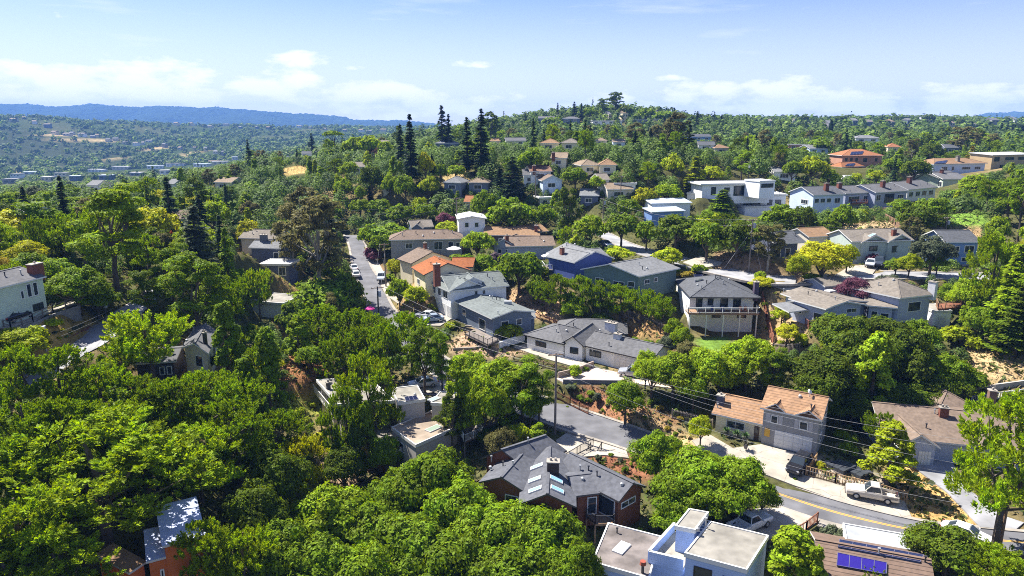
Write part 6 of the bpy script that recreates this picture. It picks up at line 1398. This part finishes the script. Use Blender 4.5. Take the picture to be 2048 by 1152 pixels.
KA = np.array(KEEP)
def blocks(px, top, base, hw, d):
    w_ = hw*.8
    return bool(np.any((KA[:,0] < px+w_) & (KA[:,2] > px-w_) & (KA[:,1] < base) & (KA[:,3] > top) & (KA[:,4] > d-2)))
PX_ = np.array([(t[2], t[3], t[5]/2) for t in TREES])
pts = [tuple(p) for p in PX_]
cellsz = 12.; grid = {}
def gadd(x, y, r): grid.setdefault((int(x//cellsz), int(y//cellsz)), []).append((x, y, r))
def gfree(x, y, r, f=.75):
    cx, cy_ = int(x//cellsz), int(y//cellsz)
    for i in (-1,0,1):
        for j in (-1,0,1):
            for (a_, b_, c_) in grid.get((cx+i, cy_+j), ()):
                if (a_-x)**2+(b_-y)**2 < ((c_+r)*f)**2: return False
    return True
for p in pts: gadd(*p)
padpoly = [p for p, _, _ in PADS]
padbb = np.array([(*p.min(0)-1.5, *p.max(0)+1.5) for p in padpoly])
def on_pad(x, y, m_=1.2):
    for i in np.nonzero((padbb[:,0] < x) & (padbb[:,2] > x) & (padbb[:,1] < y) & (padbb[:,3] > y))[0]:
        if poly_dist(padpoly[i], np.array([x]), np.array([y]))[0] < m_: return True
    return False
rf = random.Random(21)
cand = []
for _ in range(26000):
    d = math.exp(rf.uniform(math.log(62), math.log(640))); a_ = rf.uniform(-.80, .80); cand.append((a_*d, d*rf.uniform(.97, 1.0), d))
zc = h_all([c[0] for c in cand], [c[1] for c in cand])
nadd = {}; FAR = []
for (x, y, d0), z in zip(cand, zc):
    px, py, d = PJ(x, y, z)
    if not (-60 < px < 2110 and 225 < py < 1250): continue
    left = px < 560 and d < 130
    u_ = rf.random()
    if left: kind = 'P' if u_ < .7 else 'O'
    else: kind = 'O' if u_ < .80 else 'C' if u_ < .835 else 'P' if u_ < .87 else 'K' if u_ < .93 else 'E'
    if kind == 'O': W_, H_ = rf.uniform(4.5, 9), rf.uniform(4, 7.5)
    elif kind == 'C': W_, H_ = rf.uniform(3.5, 6), rf.uniform(9, 15)
    elif kind == 'P': W_, H_ = rf.uniform(5, 8), rf.uniform(7, 11)
    elif kind == 'K': W_, H_ = rf.uniform(3, 5), rf.uniform(5, 9)
    else: W_, H_ = rf.uniform(6, 10), rf.uniform(9, 14)
    if on_pad(x, y, 1.5 if d > 200 else 2.2): continue
    s = F/d; ok = False
    if px < 600 and d < 480 and py-H_*.5*s < np.interp(px, (0,150,300,400,480,600), (392,388,372,342,312,300)): continue
    for sh in (1, .7, .45, .25):
        w2, h2 = W_*sh, H_*sh
        if sh <= .45 and d > 330: break
        if not blocks(px, py-h2*s*.95, py, w2*s/2, d) and gfree(x, y, w2/2, .72 if d < 260 else .62): ok = True; break
    if not ok: continue
    if sh <= .45: kind = 'S' if sh == .25 else 'O'; w2, h2 = (max(w2, 1.2), max(1., h2*.8)) 
    if kind == 'C' and d > 330: kind = 'O'; w2, h2 = w2*1.3, h2*.55
    if kind == 'C': col = rf.choice('ggjjb')
    elif kind == 'P': col = rf.choice('bbca')
    elif kind == 'K': col = rf.choice('ccdb')
    elif kind == 'E': col = rf.choice('bffa')
    else: col = rf.choice('aabbbbbbcccddeif' if d < 420 else 'aaabbbbcci')
    gadd(x, y, w2/2)
    FAR.append((kind, col, x, y, z, w2, h2, d))
FAR.sort(key=lambda t: -t[6]*t[5]/t[7]**2)
CAP = dict(O=280, P=280, C=240, K=240, E=240, S=280); cnt = {}
for t in TREES: cnt[t[0]] = cnt.get(t[0], 0)+1
STUFF = []
for t in FAR:
    if cnt.get(t[0], 0) < CAP[t[0]] and t[7] < 430: TREES.append(t[:7]); cnt[t[0]] = cnt.get(t[0], 0)+1
    else: STUFF.append(t[:7])
print('TREES', len(TREES), cnt, 'stuff', len(STUFF))

# ---------------------------------------------------------------- build the trees
seen = {}
LM += [(600,760,112,'orange-brown clearing'), (1742,990,79,'silver-beige pickup'), (1500,1050,73,'white pickup'), (1110,780,91,'tall driveway pole'), (1995,1010,70,'right edge utility pole'), (1497,500,131,'leaning pole on the bare slope'),
       (93,675,97,'left lamp post'), (200,670,98,'left street'), (1990,730,110,'dry slope at right'), (1215,830,98,'red-brown mulch bank'), (740,600,150,'winding street'), (914,440,190,'pole by the white two storey house'), (225,1010,70,'lower left corner'), (640,1080,75,'bottom edge centre-left')]
info = []
for t in TREES:
    px, py, d = PJ(t[2], t[3], t[4]+t[6]*.6)
    cs = sorted(LM, key=lambda L: math.hypot(L[0]-px, (L[1]-py)*1.5)+abs(L[2]-d)*.35); L = cs[0]
    dx, dy = px-L[0], py-L[1]
    if abs(dx) > 45 and abs(dx) > 1.3*abs(d-L[2])*2: rel = 'left of' if dx < 0 else 'right of'
    else: rel = 'behind' if d > L[2] else 'in front of'
    info.append((CN[t[1]]+' '+KN[t[0]][1], rel, L[3], px))
grp = {}
for i, q in enumerate(info): grp.setdefault(q[:3], []).append(i)
LABEL = {}
def fit(s):
    w_ = s.split()
    return s if len(w_) <= 16 else s.replace('leafy tree', 'tree').replace(' two storey', '').replace(' among trees', '') if len(s.replace('leafy tree', 'tree').replace(' two storey', '').split()) <= 16 else ' '.join(w_[:16])
def art(s): return s if s.split()[0] in ('house',) else s
for (ds, rel, lm), ids in grp.items():
    ids.sort(key=lambda i: info[i][3])
    for j, i in enumerate(ids):
        pre = '' if len(ids) == 1 else order(j, len(ids))+(', ' if len(ids) > 3 else ' ')
        LABEL[i] = fit(pre + ds + ' ' + rel + ' the ' + lm)
for i, t in enumerate(TREES):
    kind, col, x, y, z, W_, H_ = t; d = PJ(x, y, z)[2]
    lod = 0 if d < 135 else 1 if d < 300 else 2
    var = rng.randrange(3 if lod < 2 else 2); cm_, tm_, nw, nh = make_kind(kind, var, lod)
    nm, ct = KN[kind]; k = np.array(COLS[col])*rng.uniform(.82, 1.18); sx_, sz_ = W_/nw*1.04, H_/nh
    rz = rng.uniform(0, 2*PI)
    r = empty(nm, (x, y, z), LABEL[i], ct, None, rz); r.scale = (sx_, sx_*rng.uniform(.9, 1.1), sz_)
    c = bpy.data.objects.new('crown', cm_); COL.objects.link(c); c.parent = r; c.color = (*k, 1)
    if lod < 2 or kind in 'UE' or i < NHAND:
        q = bpy.data.objects.new('trunk', tm_); COL.objects.link(q); q.parent = r
        if col in 'fm': q.material_slots[0].link = 'OBJECT'; q.material_slots[0].material = PALEBARK
    # groups of look-alikes
    r['group'] = {'O':'oaks on the hillside','E':'tall open eucalyptus','P':'pines','C':'dark conifers','K':'leafy upright trees','S':'garden shrubs','U':'umbrella pines','Y':'slender cypresses'}[kind]

# ---------------------------------------------------------------- woodland too far or too many to count
rw = np.random.RandomState(5); far_pts = [(t[2], t[3], t[4], t[5], t[6], {'a':0,'b':1,'c':2,'g':3}.get(t[1], 1)) for t in STUFF]
dd = np.exp(rw.uniform(math.log(430), math.log(2500), 30000)); aa = rw.uniform(-.80, .80, 30000); X, Y = aa*dd, dd; Z = h_all(X, Y)
keep_n = 0
for x, y, z, d_ in zip(X, Y, Z, dd):
    px, py, d = PJ(x, y, z)
    if not (-40 < px < 2090): continue
    nval = math.sin(x*.011+2.2*math.sin(y*.006+1))*math.cos(y*.012+2*math.sin(x*.005))
    if px < 620 and d > 900 and nval > rw.uniform(.3, 1.1): continue
    if px < 620 and d > 700 and rw.random_sample() < .5 and poly_dist(np.array(CHAP, float), np.array([px]), np.array([py]))[0] < 2: continue
    sz = rw.uniform(5, 10)*(1.15 if d < 900 else 1.5)
    if np.any((KA[:,0] < px+3) & (KA[:,2] > px-3) & (KA[:,1] < py) & (KA[:,3] > py-sz*.7*F/d) & (KA[:,4] > d)): continue
    if not gfree(x, y, sz/2, .6): continue
    gadd(x, y, sz/2)
    tall = rw.random_sample() < .008
    far_pts.append((x, y, z, sz*(.55 if tall else 1), sz*(1.5 if tall else .75), 3 if tall else rw.randint(0, 3))); keep_n += 1
do = np.exp(rw.uniform(math.log(45), math.log(900), 9000)); ao = rw.uniform(.80, 1.5, 9000)*np.where(rw.uniform(0, 1, 9000) < .5, -1, 1); Xo, Yo = ao*do, do; Zo = h_all(Xo, Yo)   # the wood goes on outside the frame
for x, y, z in zip(Xo, Yo, Zo):
    sz = rw.uniform(5, 9)
    if on_pad(x, y, 2.5) or not gfree(x, y, sz/2, .75) or abs(PJ(x, y, z)[0]-1024) < 1024+F*sz*.7/max(PJ(x, y, z)[2], 20): continue
    gadd(x, y, sz/2); far_pts.append((x, y, z, sz, sz*.8, rw.randint(0, 3)))
FPN = len(far_pts); print('far woodland', FPN)
FC = np.array([(.06,.105,.014), (.095,.16,.015), (.145,.22,.018), (.04,.07,.02)])
def woodland(name, label, P, nq):
    P = np.array(P); N = len(P); R = np.random.RandomState(9); D_ = np.hypot(P[:,0], P[:,1]); nqa = np.where(D_ < 300, 420, np.where(D_ < 440, 200, np.where(D_ < 700, 64, nq))); k = np.repeat(np.arange(N), nqa); n = len(k)
    dr = sph(R, n); dr[:, 2] = np.abs(dr[:, 2]); tall = P[k, 5] == 3
    w_ = np.where(tall, (1-.75*np.abs(dr[:, 2])), 1.)
    C = np.c_[P[k,0]+dr[:,0]*P[k,3]/2*R.uniform(.6,1.05,n)*w_, P[k,1]+dr[:,1]*P[k,3]/2*R.uniform(.6,1.05,n)*w_, P[k,2]+P[k,4]*(.12+.88*np.abs(dr[:,2])*R.uniform(.65,1.05,n))]
    V = leaves(R, C, dr+np.array((0,0,.3)), 1.0, .75, .6); c4 = C[:, None, :]; V = c4+(V-c4)*(P[k,3]*.17*np.sqrt(36/nqa[k]))[:, None, None]
    me = quads_mesh(name, V, R.uniform(0, 1, n), [])
    ca = me.color_attributes.new('tint', 'FLOAT_COLOR', 'CORNER'); tint = FC[P[:,5].astype(int)]*R.uniform(.75, 1.3, (N,1)); ca.data.foreach_set('color', np.repeat(np.c_[tint[k], np.ones(n)], 4, axis=0).astype(np.float32).ravel())
    m, nn, l, b = nt('far_foliage'); at_ = nn.new('ShaderNodeAttribute'); at_.attribute_name = 'tint'; al = nn.new('ShaderNodeAttribute'); al.attribute_name = 'leaf'
    q = nn.new('ShaderNodeMapRange'); q.inputs['To Min'].default_value = .6; q.inputs['To Max'].default_value = 1.4; l.new(al.outputs['Fac'], q.inputs['Value'])
    vm = nn.new('ShaderNodeVectorMath'); vm.operation = 'SCALE'; l.new(at_.outputs['Color'], vm.inputs[0]); l.new(q.outputs[0], vm.inputs['Scale']); l.new(vm.outputs[0], b.inputs['Base Color']); b.inputs['Roughness'].default_value = .8
    tr = nn.new('ShaderNodeBsdfTranslucent'); l.new(vm.outputs[0], tr.inputs['Color']); mx_ = nn.new('ShaderNodeMixShader'); mx_.inputs[0].default_value = .35; l.new(b.outputs[0], mx_.inputs[1]); l.new(tr.outputs[0], mx_.inputs[2]); l.new(mx_.outputs[0], nn['Material Output'].inputs['Surface'])
    me.materials.append(m); o = bpy.data.objects.new(name, me); COL.objects.link(o); tag(o, label, 'woodland', None, 'stuff')
woodland('hillside_woodland', 'dense woodland covering the far hillsides and the valley', far_pts, 26)

# ---------------------------------------------------------------- dry grass on the bare banks and undergrowth beneath the trees
def tufts(name, label, P, C, hgt, wid, seed, lean=.5):
    R = np.random.RandomState(seed); n = len(P); a = R.uniform(0, 2*PI, n); h_ = hgt*R.uniform(.5, 1.5, n); w_ = wid*R.uniform(.6, 1.4, n)
    t = np.c_[np.cos(a)*w_, np.sin(a)*w_, np.zeros(n)]; up = np.c_[R.normal(size=n)*lean*h_, R.normal(size=n)*lean*h_, h_]
    V = np.stack([P-t*.5, P+t*.5, P+up+t*.35, P+up-t*.35], 1)
    me = quads_mesh(name, V, R.uniform(0, 1, n), []); ca = me.color_attributes.new('tint', 'FLOAT_COLOR', 'CORNER'); ca.data.foreach_set('color', np.repeat(np.c_[C*R.uniform(.65, 1.3, (n,1)), np.ones(n)], 4, axis=0).astype(np.float32).ravel())
    me.materials.append(bpy.data.materials['far_foliage']); o = bpy.data.objects.new(name, me); COL.objects.link(o); tag(o, label, 'grass', None, 'stuff')
rt = np.random.RandomState(31); tp, tcol = [], []
for col, pl in PAINT:
    w3 = np.array([hit(*q)[:2] for q in pl]); n = int(min(2600, 9*(np.ptp(w3[:,0])*np.ptp(w3[:,1]))))
    X = rt.uniform(w3[:,0].min()-1, w3[:,0].max()+1, n); Y = rt.uniform(w3[:,1].min()-1, w3[:,1].max()+1, n); k = poly_dist(w3, X, Y) < .8
    k &= np.array([not on_pad(x, y, .1) for x, y in zip(X, Y)])
    X, Y = X[k], Y[k]; tp.append(np.c_[X, Y, h_all(X, Y)-.02]); c_ = np.array(col)*(.85 if col[1] < col[0] else 1.0); tcol.append(np.tile(c_, (len(X), 1))*np.where(rt.uniform(0,1,(len(X),1)) < .12, np.array((.55,.9,.4)), 1.))
tufts('dry_grass', 'dry grass and weeds on the bare banks and clearings', np.concatenate(tp), np.concatenate(tcol), .16, .16, 3)
n = 42000; dd = np.exp(rt.uniform(math.log(50), math.log(200), n)); X = rt.uniform(-.8, .8, n)*dd; Y = dd*.97; Z = h_all(X, Y); k = np.array([not on_pad(x, y, .5) for x, y in zip(X, Y)])
X, Y, Z = X[k], Y[k], Z[k]; G3 = np.array([(.09,.12,.02), (.14,.17,.02), (.17,.14,.06), (.05,.075,.015)])
tufts('undergrowth', 'low undergrowth and ivy beneath the trees', np.c_[X, Y, Z-.03], G3[rt.randint(0, 4, len(X))], .32, .5, 4, .9)

# ---------------------------------------------------------------- blue mountains on the horizon
def ridge(name, prof, D, depth, label, col):
    px = np.array([p[0] for p in prof], float); py = np.array([p[1] for p in prof], float)
    xs = np.linspace(px[0], px[-1], 520); R = np.random.RandomState(4); top = np.interp(xs, px, py)
    nz_ = np.zeros(520)
    for f_, a_ in ((9,1.6), (23,.9), (60,.6), (140,.6)): nz_ += a_*np.sin(np.linspace(0, f_*2*PI, 520)+R.uniform(0, 6))*R.uniform(.6, 1)
    top = top + nz_*.55 + R.uniform(-.5, .5, 520); rows = 26; b_v = []; 
    tb = np.random.RandomState(8)
    for j in range(rows):
        t = j/(rows-1)                                          # 0 at the foot (near), 1 at the crest
        for i in range(520):
            d = D - depth*(1-t)*(1+.25*math.sin(i*.09+1.3*math.sin(i*.023))); a_ = (xs[i]-1024)/F; v = (576-top[i])/F; zc_ = H - D*ST + v*D*CT
            spur = 1-.22*(1-t)*(.5+.5*math.sin(i*.11+2*math.sin(i*.031)+t*2.))
            zz = -40 + (zc_+40)*(t**.9)*(spur if t < 1 else 1) + (tb.uniform(-4, 4) if 0 < t < 1 else tb.uniform(-3, 3))
            b_v.append((a_*D*(.75+.25*d/D), d*CT+v*d*ST, zz))
    f = [(j*520+i, j*520+i+1, (j+1)*520+i+1, (j+1)*520+i) for j in range(rows-1) for i in range(519)]
    base = (rows-1)*520; nv = len(b_v)
    for i in range(520): x, y, z = b_v[base+i]; b_v.append((x*1.06, y+depth*.6, -60))
    f += [(base+i, base+i+1, nv+i+1, nv+i) for i in range(519)]
    me = bpy.data.meshes.new(name); me.from_pydata(b_v, [], f); me.materials.append(col); me.update(); o = bpy.data.objects.new(name, me); COL.objects.link(o); tag(o, label, None, None, 'structure')
MTN = mat('mountain_forest', (.035,.055,.035), 1.0, .35, .02, big=.2, spec=0)
ridge('hills', [(-420,205),(-200,212),(0,209),(60,208),(120,213),(180,208),(260,213),(330,212),(400,215),(430,213),(500,221),(560,224),(610,227),(690,234),(700,238),(760,240),(800,241),(866,246),(930,254),(1000,266)], 5600, 1500, 'long forested mountain ridge on the left horizon', MTN)
ridge('hills', [(1860,262),(1905,246),(1935,236),(1965,228),(1990,225),(2030,224),(2070,226),(2200,222),(2330,240),(2420,262)], 5200, 1200, 'low mountain rising on the right horizon', MTN)

# ---------------------------------------------------------------- the air
b = MB(); b.obox((-6900, -700, -300), (13800, 0, 0), (0, 7700, 0), (0, 0, 545))
hm = bpy.data.materials.new('haze'); hm.use_nodes = True; hn = hm.node_tree.nodes; hn.remove(hn['Principled BSDF'])
pv = hn.new('ShaderNodeVolumePrincipled'); pv.inputs['Color'].default_value = (.20,.42,1.0,1); pv.inputs['Density'].default_value = 1.15e-4; pv.inputs['Anisotropy'].default_value = 0
hm.node_tree.links.new(pv.outputs[0], hn['Material Output'].inputs['Volume'])
hz_ = b.build('haze', hm); tag(hz_, 'pale blue haze in the air', None, None, 'stuff')
